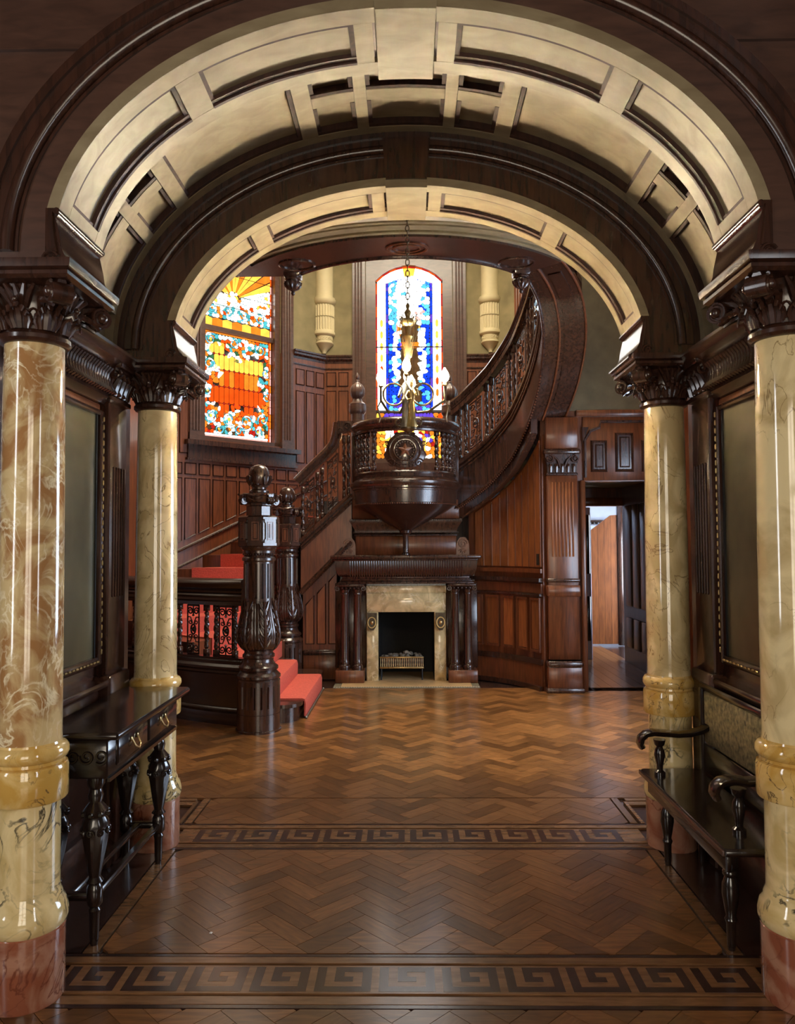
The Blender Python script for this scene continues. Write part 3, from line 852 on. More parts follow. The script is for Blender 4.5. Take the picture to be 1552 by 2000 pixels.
# border slips
nb = 14
for i in range(nb):
    z0, z1 = i*HL/nb, (i+1)*HL/nb
    for (a, b, mt) in ((0.0, 0.018, 'glass_orange'), (GW-0.03, GW-0.012, 'glass_pink'), (GW-0.052, GW-0.034, 'glass_orange')):
        g.pane('border_slip', mt if rnd.random() < 0.75 else 'glass_amber', [(a, z0+0.004), (b, z0+0.004), (b, z1-0.004), (a, z1-0.004)])
for i in range(10):
    a0, a1 = 0.02+i*(GW-0.08)/10, 0.02+(i+1)*(GW-0.08)/10
    g.pane('border_slip', 'glass_pink', [(a0, 0.002), (a1-0.004, 0.002), (a1-0.004, 0.03), (a0, 0.03)])
    g.pane('border_slip', 'glass_white', [(a0, 0.033), (a1-0.004, 0.033), (a1-0.004, 0.052), (a0, 0.052)])
    g.pane('border_slip', 'glass_amber', [(a0, HL-0.022), (a1-0.004, HL-0.022), (a1-0.004, HL-0.004), (a0, HL-0.004)])
field = [(0.10, 0.50), (0.24, 0.42), (0.30, 0.36), (0.44, 0.40), (0.52, 0.45), (0.62, 0.36), (0.78, 0.34), (0.84, 0.44), (0.93, 0.50), (0.94, 0.66), (0.84, 0.72), (0.84, 0.80), (0.93, 0.86), (0.96, 1.0), (0.93, 1.14), (0.76, 1.14), (0.62, 1.05), (0.50, 1.03), (0.38, 1.12), (0.30, 1.20), (0.12, 1.20), (0.14, 1.04), (0.20, 0.92), (0.28, 0.86), (0.28, 0.78), (0.12, 0.72)]
rows = [0.30, 0.46, 0.68, 0.90, 1.10, 1.26]
rowmat = ['glass_orange', 'glass_orange', 'glass_amber', 'glass_yellow', 'glass_yellow']
cw = 0.0762; c = 0.016
for r_ in range(5):
    for k in range(13):
        x0, x1, y0, y1 = 0.02+k*cw, 0.02+(k+1)*cw, rows[r_], rows[r_+1]
        mx, my = (x0+x1)/2, (y0+y1)/2
        if not inside(field, mx, my): continue
        e = 0.004
        mt = rowmat[r_]
        if r_ == 2 and rnd.random() < 0.5: mt = 'glass_orange'
        if r_ == 4 and rnd.random() < 0.25: mt = 'glass_white'
        g.pane('pane', mt, [(x0+e+c, y0+e), (x1-e-c, y0+e), (x1-e, y0+c+e), (x1-e, y1-c-e), (x1-e-c, y1-e), (x0+e+c, y1-e), (x0+e, y1-c-e), (x0+e, y0+c+e)])
for r_ in range(1, 5):
    for k in range(1, 13):
        x, y = 0.02+k*cw, rows[r_]
        if inside(field, x, y): g.pane('diamond_pane', 'glass_red', [(x-c*.8, y), (x, y-c*.8), (x+c*.8, y), (x, y+c*.8)], 0.001)
def lat(u, v): return inside(field, u, v) and 0.3 < v < 1.26
pts = jitter_pts(0.022, GW-0.055, 0.056, HL-0.026, 0.050, rnd, lambda u, v: not lat(u, v))
pts2 = pts + [(0.02+(k+.5)*cw, (rows[q]+rows[q+1])/2) for q in range(5) for k in range(13) if inside(field, 0.02+(k+.5)*cw, (rows[q]+rows[q+1])/2)]
for (cx, cy, pl) in vor(pts2, (0.022, GW-0.055, 0.056, HL-0.026), 0.06, 0.93):
    if lat(cx, cy): continue
    q = rnd.random(); low = cy < 0.16
    mt = 'glass_teal' if q < 0.16 else 'glass_pale' if q < 0.34 else 'glass_white' if q < 0.48 else 'glass_amber' if q < 0.72 else 'glass_orange' if q < 0.92 else 'glass_green'
    if low and rnd.random() < 0.4: mt = rnd.choice(['glass_brown', 'glass_red', 'glass_green'])
    g.cell(mt, pl)
for (u, v, r0, sg) in ((0.13, 0.28, 0.11, 1), (0.40, 0.26, 0.12, -1), (0.66, 0.25, 0.13, 1), (0.93, 0.30, 0.10, -1), (0.08, 0.60, 0.07, 1), (0.98, 0.62, 0.08, -1), (0.10, 0.95, 0.09, 1), (0.97, 0.95, 0.09, -1), (0.12, 1.28, 0.10, 1), (0.46, 1.27, 0.09, -1), (0.88, 1.26, 0.10, 1), (0.55, 0.12, 0.09, 1), (0.25, 0.12, 0.08, -1), (0.85, 0.13, 0.09, 1)):
    g.scroll(u, v, r0, sg, rnd.uniform(0, 6), box=(0.022, GW-0.055, 0.056, HL-0.026))
# upper sash
v0 = 4.405-wl_z0-0.055; v1 = wl_z1-0.06-wl_z0-0.055; HU = v1-v0
for i in range(7):
    a0, a1 = i*(GW-0.03)/7, (i+1)*(GW-0.03)/7-0.006
    g.pane('pane', 'glass_amber' if i % 2 else 'glass_yellow', [(a0, v0+0.012), (a1, v0+0.012), (a1, v0+0.105), ((a0+a1)/2, v0+0.125), (a0, v0+0.105)])
cu, cv = 0.46, v0+0.42
for i in range(13):                                            # rays of the fan
    a0, a1 = R(22 + i*10.4), R(22 + (i+1)*10.4 - 1.4)
    rr = 0.95
    q = [(cu+0.10*math.cos(a0), cv+0.10*math.sin(a0)), (cu+rr*math.cos(a0), cv+rr*math.sin(a0)), (cu+rr*math.cos(a1), cv+rr*math.sin(a1)), (cu+0.10*math.cos(a1), cv+0.10*math.sin(a1))]
    q = clip_poly(q, 0.0, GW-0.03, v0, v1-0.005)
    if len(q) >= 3: g.pane('ray_pane', 'glass_yellow' if i % 3 != 1 else 'glass_amber', q, 0.001)
pts = jitter_pts(0.0, GW-0.03, v0+0.125, v1, 0.05, rnd)
for (cx, cy, pl) in vor(pts, (0.0, GW-0.03, v0+0.127, v1-0.004), 0.07, 0.93):
    an = math.degrees(math.atan2(cy-cv, cx-cu)); dd = math.hypot(cx-cu, cy-cv)
    if 23 < an < 157 and dd > 0.10 and cy > cv: continue
    q = rnd.random(); f = (cy-v0)/HU
    if f < 0.28: mt = 'glass_teal' if q < .22 else 'glass_pale' if q < .5 else 'glass_white' if q < .72 else 'glass_amber' if q < .9 else 'glass_orange'
    elif f < 0.45: mt = 'glass_pale' if q < .2 else 'glass_white' if q < .75 else 'glass_yellow' if q < .9 else 'glass_amber'
    else: mt = 'glass_white' if q < .9 else 'glass_pale'
    g.cell(mt, pl)
for i in range(12):
    z0, z1 = v0 + i*HU/12, v0 + (i+1)*HU/12
    g.pane('border_slip', 'glass_orange' if i % 2 else 'glass_pink', [(GW-0.026, z0+0.004), (GW-0.008, z0+0.004), (GW-0.008, z1-0.004), (GW-0.026, z1-0.004)])
for (u, v, r0, sg) in ((0.14, v0+0.24, 0.085, 1), (0.38, v0+0.22, 0.08, -1), (0.62, v0+0.23, 0.085, 1), (0.88, v0+0.25, 0.09, -1)):
    g.scroll(u, v, r0, sg, rnd.uniform(0, 6), box=(0.0, GW-0.03, v0+0.127, v1-0.004))
for v in (v0+0.30, v0+0.47, v0+0.73):
    g.lead([(0, v), (GW, v)], 0.004)
g.flush()

# panelling of the left bay: panels step up along the stair, skirting follows the flight
def skirt(u): return 1.30 + 0.424*(u-0.18)
m = MB(); FL.quad(m, [(0, 0.9), (BW, 0.9), (BW, skirt(BW)), (0, skirt(0))], 0.028, 0.05); m.obj('stair_skirting', 'panel_wood', wbl, 0)
m = MB(); m.tube([FL.p(0, skirt(0), 0.045), FL.p(BW, skirt(BW), 0.045)], 0.016, 8); m.obj('skirting_cap', 'mahogany', wbl)
m = MB(); m.tube([FL.p(0, skirt(0)+0.20, 0.04), FL.p(BW, skirt(BW)+0.20, 0.04)], 0.02, 8); m.obj('dado_rail', 'mahogany', wbl)
for k in range(11):
    u0, u1 = 0.05+k*0.195, 0.05+k*0.195+0.165
    panel(FL, wbl, [(u0, skirt(u0)+0.30), (u1, skirt(u1)+0.30), (u1, 2.40), (u0, 2.40)])
    panel(FL, wbl, rect(u0, u1, 2.44, 2.59), t=0.014)
for k in range(2):
    u0 = 0.02+k*0.15
    panel(FL, wbl, rect(u0, u0+0.125, 2.70, 3.75)); panel(FL, wbl, rect(u0, u0+0.125, 3.84, 4.05), t=0.014)
for k in range(3):
    u0 = 1.94+k*0.175
    panel(FL, wbl, rect(u0, u0+0.15, 2.70, 3.72)); panel(FL, wbl, rect(u0, u0+0.15, 3.80, 4.03), t=0.014)

# -------- centre bay and the figure window
cw_u0, cw_u1, cw_z0, cw_z1 = 0.60, 1.86, 2.72, 5.95
wbc = bay_wall('wall_back', FC, 2.4, cw_u0, cw_u1, cw_z0, cw_z1)
GU, GHW, GZ0, GZS, GZC = 1.23, 0.49, 2.80, 5.42, 5.64        # centre u, half width, sill, springing, crown of the glass
def top_arc(hw, drop=0.0, n=10):
    rr = (GHW**2 + (GZC-GZS)**2) / (2*(GZC-GZS)); zc = GZC - rr
    return [(x, zc + math.sqrt(max((rr-drop)**2 - x*x, 0))) for x in [hw - 2*hw*i/n for i in range(n+1)]]
m = MB()
FC.slab(m, cw_u0, GU-GHW, cw_z0, cw_z1, -0.17, -0.05); FC.slab(m, GU+GHW, cw_u1, cw_z0, cw_z1, -0.17, -0.05)
FC.slab(m, GU-GHW, GU+GHW, cw_z0, GZ0, -0.17, -0.05)
arc = top_arc(GHW)
for (a, b) in zip(arc, arc[1:]): FC.quad(m, [(GU+b[0], b[1]), (GU+a[0], a[1]), (GU+a[0], cw_z1), (GU+b[0], cw_z1)], -0.17, -0.05)
win2 = struct('window_2', m, 'mahogany_face', 0)
m = MB(); FC.slab(m, cw_u0, cw_u1, cw_z0, cw_z1, -0.15, -0.14); m.obj('lead_backing', 'lead', win2, 0)
casing(FC, win2, cw_u0, cw_u1, cw_z0-0.2, 5.82)
m = MB(); FC.slab(m, cw_u0-0.2, cw_u1+0.2, 2.62, 2.72, 0, 0.12); m.obj('sill', 'mahogany', win2, 0)
g = Glass(FC, GU, 0.0, win2, -0.12); rnd = random.Random(11)
# inner light: blue sky, cloud, rays
def in_light(u, v):
    return abs(u) < 0.305 and v > 3.50 and v < GZC - 0.155 - u*u*0.5
fig_robe = [(-0.125, 3.78), (0.13, 3.78), (0.16, 3.62), (-0.15, 3.62), (-0.125, 3.78)]
robe = [(-0.155, 3.64), (0.165, 3.64), (0.150, 4.10), (0.135, 4.52), (0.15, 4.78), (0.10, 4.93), (-0.08, 4.93), (-0.14, 4.80), (-0.125, 4.50), (-0.14, 4.10)]
light_pts = jitter_pts(-0.30, 0.30, 3.505, 5.49, 0.058, rnd)
halo = (0.0, 5.04)
for (cx, cy, pl) in vor(light_pts, (-0.302, 0.302, 3.51, 5.50), 0.07, 0.97):
    if not in_light(cx, cy): continue
    if inside(robe, cx, cy): continue
    d = math.hypot(cx-halo[0], (cy-halo[1])*0.8); q = rnd.random()
    ang = math.degrees(math.atan2(cy-halo[1], cx-halo[0]))
    if 0.15 < abs(cx) < 0.225 and 3.95 < cy < 4.70: mt = 'glass_white'
    elif d < 0.16 or (cy > 5.0 and abs(cx) < 0.17 and q < 0.92): mt = 'glass_white'
    elif d < 0.30 and q < 0.35: mt = 'glass_white'
    elif cy > 5.28 or cx < -0.2 and cy > 5.0: mt = 'glass_sky' if q < .62 else 'glass_white'
    else: mt = 'glass_blue' if q < .58 else 'glass_sky' if q < .96 else 'glass_white'
    if cy < 3.62 and q < 0.5: mt = 'glass_violet'
    g.cell(mt, pl)
# blue edging of the light
n = 16
for i in range(n):
    z0, z1 = 3.52 + i*(5.40-3.52)/n, 3.52 + (i+1)*(5.40-3.52)/n - 0.006
    for s in (-1, 1):
        a, b = sorted((s*0.308, s*0.338)); g.pane('border_slip', 'glass_violet' if (i % 4 == 3) else 'glass_blue', [(a, z0), (b, z0), (b, z1), (a, z1)])
ain = [(x, z) for x, z in top_arc(0.338, 0.19)]; aout = [(x, z) for x, z in top_arc(0.338, 0.155)]
for i in range(len(ain)-1): g.pane('border_slip', 'glass_blue', [ain[i], aout[i], aout[i+1], ain[i+1]])
# pale outer border with amber drops, red outer edge
nb = 11
for i in range(nb):
    z0, z1 = 3.52 + i*(5.40-3.52)/nb, 3.52 + (i+1)*(5.40-3.52)/nb - 0.008
    for s in (-1, 1):
        a, b = sorted((s*0.345, s*0.465)); mm = (a+b)/2
        g.pane('border_pane', 'glass_white', [(a, z0), (b, z0), (b, z1), (a, z1)])
        if i in (1, 2, 3, 4, 5, 6, 7): g.pane('border_drop', ['glass_amber', 'glass_yellow', 'glass_orange'][(i*2+s) % 3] if i < 5 else 'glass_yellow', [(mm-0.022, z0+0.05), (mm, z0+0.015), (mm+0.022, z0+0.05), (mm+0.022, z1-0.05), (mm, z1-0.015), (mm-0.022, z1-0.05)], 0.002)
        a, b = sorted((s*0.47, s*0.488)); g.pane('border_slip', 'glass_red' if i % 2 else 'glass_orange', [(a, z0), (b, z0), (b, z1), (a, z1)])
a1, a2, a3, a4 = top_arc(0.338, 0.15), top_arc(0.465, 0.024), top_arc(0.47, 0.02), top_arc(0.487, 0.0)
a1 = [(p[0]*0.465/0.338 if abs(p[0]) > 0.30 else p[0], p[1]) for p in top_arc(0.338, 0.15)]
for i in range(len(a1)-1):
    g.pane('border_pane', 'glass_white' if i not in (4, 5) else 'glass_yellow', [a1[i], a2[i], a2[i+1], a1[i+1]])
    g.pane('border_slip', 'glass_orange' if i % 2 else 'glass_red', [a3[i], a4[i], a4[i+1], a3[i+1]], 0.001)
# the standing figure: robe in folds, mantle, sleeves, head, flowers
for k, (a, b) in enumerate(((0.0, 0.2), (0.2, 0.38), (0.38, 0.56), (0.56, 0.72), (0.72, 1.0))):
    L = lambda t, lo, hi: lo + (hi-lo)*t
    lo = [(L(a, -0.155, 0.165), 3.64), (L(b, -0.155, 0.165)-0.004, 3.64)]
    mi = [(L(b, -0.11, 0.13)-0.004, 4.42), (L(a, -0.11, 0.13), 4.42)]
    g.pane('robe_fold', ['glass_brown', 'glass_amber', 'glass_brown', 'glass_pink', 'glass_brown'][k] if k in (1, 3) and False else 'glass_brown', lo + mi)
g.pane('girdle', 'glass_amber', [(-0.13, 4.43), (0.15, 4.43), (0.155, 4.52), (-0.135, 4.52)])
g.pane('bodice', 'glass_brown', [(-0.13, 4.53), (0.15, 4.53), (0.13, 4.80), (0.06, 4.76), (0.0, 4.70), (-0.06, 4.74), (-0.11, 4.80)])
g.pane('sleeve', 'glass_amber', [(-0.19, 4.62), (-0.13, 4.56), (-0.115, 4.78), (-0.19, 4.78)])
g.pane('sleeve', 'glass_yellow', [(0.15, 4.54), (0.19, 4.60), (0.15, 4.76), (0.135, 4.74)])
g.pane('hand', 'glass_pink', [(-0.24, 4.50), (-0.19, 4.47), (-0.17, 4.55), (-0.21, 4.60)])
g.pane('veil', 'glass_white', [(-0.10, 4.82), (0.0, 4.73), (0.08, 4.80), (0.10, 4.95), (0.05, 5.06), (-0.04, 5.06), (-0.10, 4.97)], 0.001)
g.pane('face', 'glass_white', [(-0.035, 4.86), (0.0, 4.83), (0.035, 4.86), (0.04, 4.93), (0.0, 4.98), (-0.04, 4.93)], 0.003)
for (u, v) in ((0.12, 4.88), (0.17, 4.94), (0.10, 4.95), (0.15, 4.85), (0.21, 4.97)):
    g.pane('flower', 'glass_pink', [(u+0.024*math.cos(a), v+0.024*math.sin(a)) for a in [2*PI*k/6 for k in range(6)]], 0.003)
# predella below the figure
preds = jitter_pts(-0.48, 0.48, 2.81, 3.46, 0.058, rnd)
for (cx, cy, pl) in vor(preds, (-0.485, 0.485, 2.81, 3.475), 0.075, 0.96):
    q = rnd.random()
    if abs(cx) > 0.36: mt = 'glass_amber' if q < .5 else 'glass_orange' if q < .7 else 'glass_yellow'
    elif cy > 3.36: mt = 'glass_violet' if q < .75 else 'glass_red'
    else: mt = 'glass_yellow' if q < .34 else 'glass_white' if q < .62 else 'glass_amber' if q < .76 else 'glass_violet' if q < .88 else 'glass_red'
    g.cell(mt, pl)
for v in (3.495, 4.445): g.lead([(-GHW, v), (GHW, v)], 0.009)
for u in (-0.15, 0.15):
    g.lead([(u+0.13*math.cos(2*PI*i/24), 3.14+0.16*math.sin(2*PI*i/24)) for i in range(25)], 0.006)
g.flush()
for (a, b) in ((0.03, 0.38), (2.06, 2.39)):
    for k in range(2):
        u0 = a + k*(b-a)/2; u1 = u0 + (b-a)/2 - 0.03
        panel(FC, wbc, rect(u0, u1, 2.75, 3.78)); panel(FC, wbc, rect(u0, u1, 3.84, 4.05), t=0.014)

# -------- right bay with a pale blue window behind the curved balustrade
rw_u0, rw_u1, rw_z0, rw_z1 = 0.66, 1.86, 2.90, 5.70
wbr = bay_wall('wall_back_right', FR, BW, rw_u0, rw_u1, rw_z0, rw_z1, 2.42)
m = MB(); fr = FR
fr.slab(m, rw_u0, rw_u0+0.075, rw_z0, rw_z1, -0.16, -0.02); fr.slab(m, rw_u1-0.075, rw_u1, rw_z0, rw_z1, -0.16, -0.02)
fr.slab(m, rw_u0, rw_u1, rw_z0, rw_z0+0.055, -0.16, -0.02); fr.slab(m, rw_u0, rw_u1, rw_z1-0.06, rw_z1, -0.16, -0.02); fr.slab(m, rw_u0, rw_u1, 4.34, 4.405, -0.15, -0.06)
win3 = struct('window_3', m, 'mahogany_face', 0)
casing(fr, win3, rw_u0, rw_u1, rw_z0-0.02, rw_z1, 'panel_wood')
m = MB(); fr.slab(m, rw_u0-0.26, rw_u1+0.26, 2.81, 2.87, 0, 0.13); m.obj('sill', 'mahogany', win3, 0)
for z0, z1 in ((rw_z0+0.055, 4.34), (4.405, rw_z1-0.06)):
    m = MB(); fr.slab(m, rw_u0+0.075, rw_u1-0.075, z0, z1, -0.10, -0.11); m.obj('pane', 'glass_upper', win3, 0)
for k in range(2):
    u0 = 0.04+k*0.19
    panel(FR, wbr, rect(u0, u0+0.16, 2.75, 3.78)); panel(FR, wbr, rect(u0, u0+0.16, 3.84, 4.05), t=0.014)

# engaged colonnettes on fluted corbels in the two back corners
for k, s in enumerate((-1, 1)):
    x, y = s*1.2, 10.97
    t = thing('wall_colonnette', ['cream plaster colonnette on a fluted corbel left of the figure window', 'cream plaster colonnette on a fluted corbel right of the figure window'][k], 'colonnette', (x, y, 4.31), 'cream colonnettes')
    MB().lathe([(0.135, 5.12), (0.13, 5.16), (0.13, ZT-0.002)], 28, (x, y, 0)).obj('shaft', 'plaster_cream', t)
    MB().lathe([(0.135, 5.02), (0.15, 5.03), (0.17, 5.07), (0.17, 5.095), (0.158, 5.10), (0.158, 5.12), (0.13, 5.125)], 32, (x, y, 0)).obj('collar', 'plaster_cream', t)
    fl = lambda r, z, a: r - (0.011 if (math.cos(22*a) > 0.1) else 0.0)
    for (z0, z1, ph) in ((4.84, 5.01, 0), (4.64, 4.83, 1)):
        MB().lathe([(0.146, z0), (0.148, z0+0.012), (0.148, z1-0.012), (0.146, z1)], 132, (x, y, 0), mod=lambda r, z, a, z0=z0, z1=z1: fl(r, z, a) if z0+0.011 < z < z1-0.011 else r).obj('fluted_drum', 'plaster_cream', t, 20)
    MB().lathe([(0.145, 4.57), (0.158, 4.585), (0.158, 4.62), (0.146, 4.64)], 32, (x, y, 0)).obj('ring', 'plaster_cream', t)
    cb = MB().lathe([(0.01, 4.31), (0.03, 4.32), (0.034, 4.34), (0.05, 4.365), (0.10, 4.42), (0.135, 4.455), (0.135, 4.47), (0.12, 4.48), (0.125, 4.56), (0.14, 4.57)], 32, (x, y, 0)).obj('corbel', 'plaster_cream', t)
    m = MB()
    for j in range(9):
        a = -PI + PI*(j+0.5)/9
        m.spiral((x+0.124*math.cos(a), y+0.124*math.sin(a), 4.52), (-math.sin(a), math.cos(a), 0), (0,0,1), 0.022, 0.005, 1.2, 0.005, j)
    m.obj('scroll_band', 'plaster_cream', cb)
# ================================================================ WALL UNDER THE CURVED STAIR, DOOR WALL, PASSAGE
BEAD = [(-42, 4.03), (-25, 3.84), (-10, 3.57), (0, 3.35), (8, 3.14), (20, 2.83), (32, 2.53), (48, 2.24), (63, 2.02), (74, 1.88)]
def bead(d): return lerp_table(BEAD, d)
UR = 1.51
def arc_slab(mb, r0, r1, d0, d1, z0, z1, n=6):
    f0 = z0 if callable(z0) else (lambda d: z0); f1 = z1 if callable(z1) else (lambda d: z1)
    return mb.loft([[(*pol(r0, d), f0(d)), (*pol(r1, d), f0(d)), (*pol(r1, d), f1(d)), (*pol(r0, d), f1(d))] for d in [d0+(d1-d0)*i/n for i in range(n+1)]])
under_top = lambda d: bead(d) - 0.13
wus = struct('wall_under_stair', arc_slab(MB(), UR, UR+0.09, 19, 62, 0, under_top, 24), 'panel_wood', 20)
nb = 9
for k in range(nb):
    d0 = 20.2 + k*(59-20.2)/nb; d1 = d0 + (59-20.2)/nb - 0.55
    b = arc_slab(MB(), UR-0.016, UR+0.002, d0, d1, 1.31, lambda d: under_top(d)-0.03, 3).obj('board', 'board_wood', wus, 0)
    m = MB(); m.tube([(*pol(UR-0.014, d0-0.3), 1.31), (*pol(UR-0.014, d0-0.3), under_top(d0)-0.06)], 0.009, 6); m.obj('bead', 'panel_wood', b)
    if k % 2 == 0:
        e0, e1 = d0+0.6, d0 + 2*(59-20.2)/nb - 1.2
        e1 = min(e1, 58.5)
        p = arc_slab(MB(), UR-0.02, UR+0.002, e0+0.8, e1-0.8, 0.43, 0.95, 3).obj('dado_board', 'board_wood', wus, 0)
        m = MB()
        arc_slab(m, UR-0.03, UR+0.002, e0, e0+0.7, 0.40, 0.98, 1); arc_slab(m, UR-0.03, UR+0.002, e1-0.7, e1, 0.40, 0.98, 1)
        arc_slab(m, UR-0.03, UR+0.002, e0+0.7, e1-0.7, 0.40, 0.425, 3); arc_slab(m, UR-0.03, UR+0.002, e0+0.7, e1-0.7, 0.955, 0.98, 3)
        m.obj('dado_frame', 'panel_wood', p, 20)
for (z0, z1, pr, nm, mt) in ((1.245, 1.29, 0.025, 'rail', 'panel_wood'), (1.15, 1.19, 0.045, 'chair_rail', 'mahogany'), (1.03, 1.13, 0.022, 'rail', 'panel_wood'), (1.0, 1.025, 0.04, 'chair_rail', 'mahogany'),
                             (0.27, 0.33, 0.03, 'base_cap', 'mahogany'), (0.03, 0.27, 0.024, 'baseboard', 'panel_wood'), (0.0, 0.05, 0.05, 'shoe', 'mahogany')):
    arc_slab(MB(), UR-pr, UR+0.002, 19.6, 61, z0, z1, 16).obj(nm, mt, wus, 20)

arc_slab(MB(), UR-0.026, UR-0.012, 20.9, 22.6, 1.33, 1.45, 1).obj('switch_plate', 'iron', wus, 0)
DY = 8.22
wd = struct('wall_door', MB().box(1.42, 1.86, DY, DY+0.12, 0, 2.90).box(1.69, 1.86, DY, DY+0.12, 2.90, ZT).box(1.86, 2.72, DY, DY+0.12, 2.22, ZT).box(2.72, 2.95, DY, DY+0.12, 0, ZT), 'panel_wood')
MB().box(1.70, 2.94, DY-0.02, DY+0.001, 2.98, ZT-0.01).obj('plaster_panel', 'dark_olive', wd, 0)
m = MB(); m.bbox(1.80, 2.94, DY-0.035, DY, 2.92, 2.985); m.obj('header_cap', 'panel_wood', wd)
# fluted pilaster at the foot of the curved soffit
pl = MB().bbox(1.47, 1.795, DY-0.075, DY, 0.34, 2.28, 0.006).obj('door_pilaster', 'panel_wood', wd)
m = MB()
for k in range(7):
    x = 1.515 + k*0.036; m.bbox(x, x+0.018, DY-0.083, DY-0.073, 1.42, 2.21, 0.004)
m.obj('reeding', 'board_wood', pl)
MB().bbox(1.45, 1.815, DY-0.11, DY, 0.0, 0.33, 0.01).obj('pilaster_base', 'panel_wood', wd)
MB().bbox(1.44, 1.825, DY-0.125, DY, 0.26, 0.33, 0.02).obj('base_cap', 'mahogany', wd)
MB().bbox(1.43, 1.835, DY-0.135, DY, 0.0, 0.05, 0.012).obj('shoe', 'mahogany', wd)
MB().bbox(1.455, 1.81, DY-0.10, DY, 1.15, 1.19, 0.012).obj('pilaster_band', 'mahogany', wd)
MB().bbox(1.455, 1.81, DY-0.10, DY, 1.0, 1.12, 0.012).obj('pilaster_band', 'panel_wood', wd)
MB().bbox(1.44, 1.825, DY-0.11, DY, 2.505, 2.56, 0.012).obj('pilaster_abacus', 'mahogany', wd)
MB().bbox(1.46, 1.81, DY-0.085, DY, 2.56, 2.90, 0.01).obj('impost_block', 'panel_wood', wd)
cap = MB().loft([[(1.48-g, DY-0.08-g, z), (1.785+g, DY-0.08-g, z), (1.785+g, DY, z), (1.48-g, DY, z)] for g, z in ((0.0, 2.28), (0.012, 2.285), (0.012, 2.30), (0.0, 2.31), (0.006, 2.40), (0.026, 2.47), (0.03, 2.505))]).obj('pilaster_capital', 'mahogany', wd, 30)
m = MB()
for s in (-1, 1):
    m.spiral((1.6325+s*0.135, DY-0.112, 2.455), (s,0,0), (0,0,1), 0.044, 0.008, 1.6, 0.011, 1.5)
    m.tube([(1.6325+s*0.02, DY-0.10, 2.36), (1.6325+s*0.05, DY-0.11, 2.44), (1.6325+s*0.10, DY-0.112, 2.49)], [0.014, 0.012, 0.008], 6)
for k in range(5):
    x = 1.51 + k*0.061
    m.tube([(x, DY-0.084, 2.315), (x, DY-0.092, 2.36), (x, DY-0.112, 2.39), (x, DY-0.118, 2.375)], [0.016, 0.02, 0.016, 0.008], 7)
m.obj('leaf_carving', 'mahogany', cap)
# carved transom over the door: three raised panels, the middle one taller, under a shouldered head
tr = MB().bbox(1.87, 2.71, DY-0.02, DY+0.1, 2.23, 2.91, 0.004).obj('transom', 'panel_wood', wd)
for (x0, x1, z1) in ((1.95, 2.13, 2.66), (2.21, 2.41, 2.74), (2.49, 2.67, 2.66)):
    p = MB().loft([[(x0+g, DY-d, 2.32+g), (x1-g, DY-d, 2.32+g), (x1-g, DY-d, z1-g), (x0+g, DY-d, z1-g)] for g, d in ((0, 0.02), (0.012, 0.045), (0.03, 0.03), (0.045, 0.03), (0.06, 0.042))]).obj('raised_panel', 'mahogany', tr, 20)
m = MB(); m.tube([(1.89, DY-0.03, 2.26), (1.89, DY-0.03, 2.66), (1.95, DY-0.03, 2.76), (2.05, DY-0.03, 2.80), (2.06, DY-0.03, 2.86), (2.70, DY-0.03, 2.86)], 0.016, 6)
m.obj('shouldered_moulding', 'mahogany', tr)
m = MB(); m.prism([(1.86, 2.80), (1.93, 2.80), (1.87, 2.64)], (0, DY-0.02, 0), (1,0,0), (0,0,1), (0,-1,0), 0.02); m.obj('corner_bracket', 'mahogany', tr)
MB().bbox(1.83, 1.885, DY-0.05, DY+0.12, 0, 2.23, 0.01).obj('door_jamb', 'panel_wood', wd)
# passage behind the door
pw = struct('wall_passage_left', MB().box(1.74, 1.86, DY+0.12, 10.3, 0, 2.3), 'mahogany')
pr = struct('wall_passage_right', MB().box(2.86, 2.95, DY+0.12, 10.3, 0, 2.3), 'oak_jamb')
for k in range(5):
    y = 8.55 + k*0.33
    MB().bbox(2.835, 2.862, y, y+0.25, 0.75, 2.05, 0.012).obj('jamb_flute', 'oak_jamb', pr)
    MB().bbox(2.835, 2.862, y, y+0.25, 0.22, 0.6, 0.012).obj('jamb_panel', 'oak_jamb', pr)
struct('ceiling_passage', MB().box(1.74, 2.95, DY+0.12, 10.3, 2.3, 2.4), 'plaster')
pe = struct('wall_passage_end', MB().box(1.74, 2.33, 10.3, 10.42, 0, 2.3).box(2.33, 2.95, 10.3, 10.42, 2.06, 2.3).box(2.905, 2.95, 10.3, 10.42, 0, 2.06), 'panel_wood')
MB().bbox(1.86, 2.86, 10.25, 10.31, 2.06, 2.17, 0.01).obj('door_head', 'board_wood', pe)
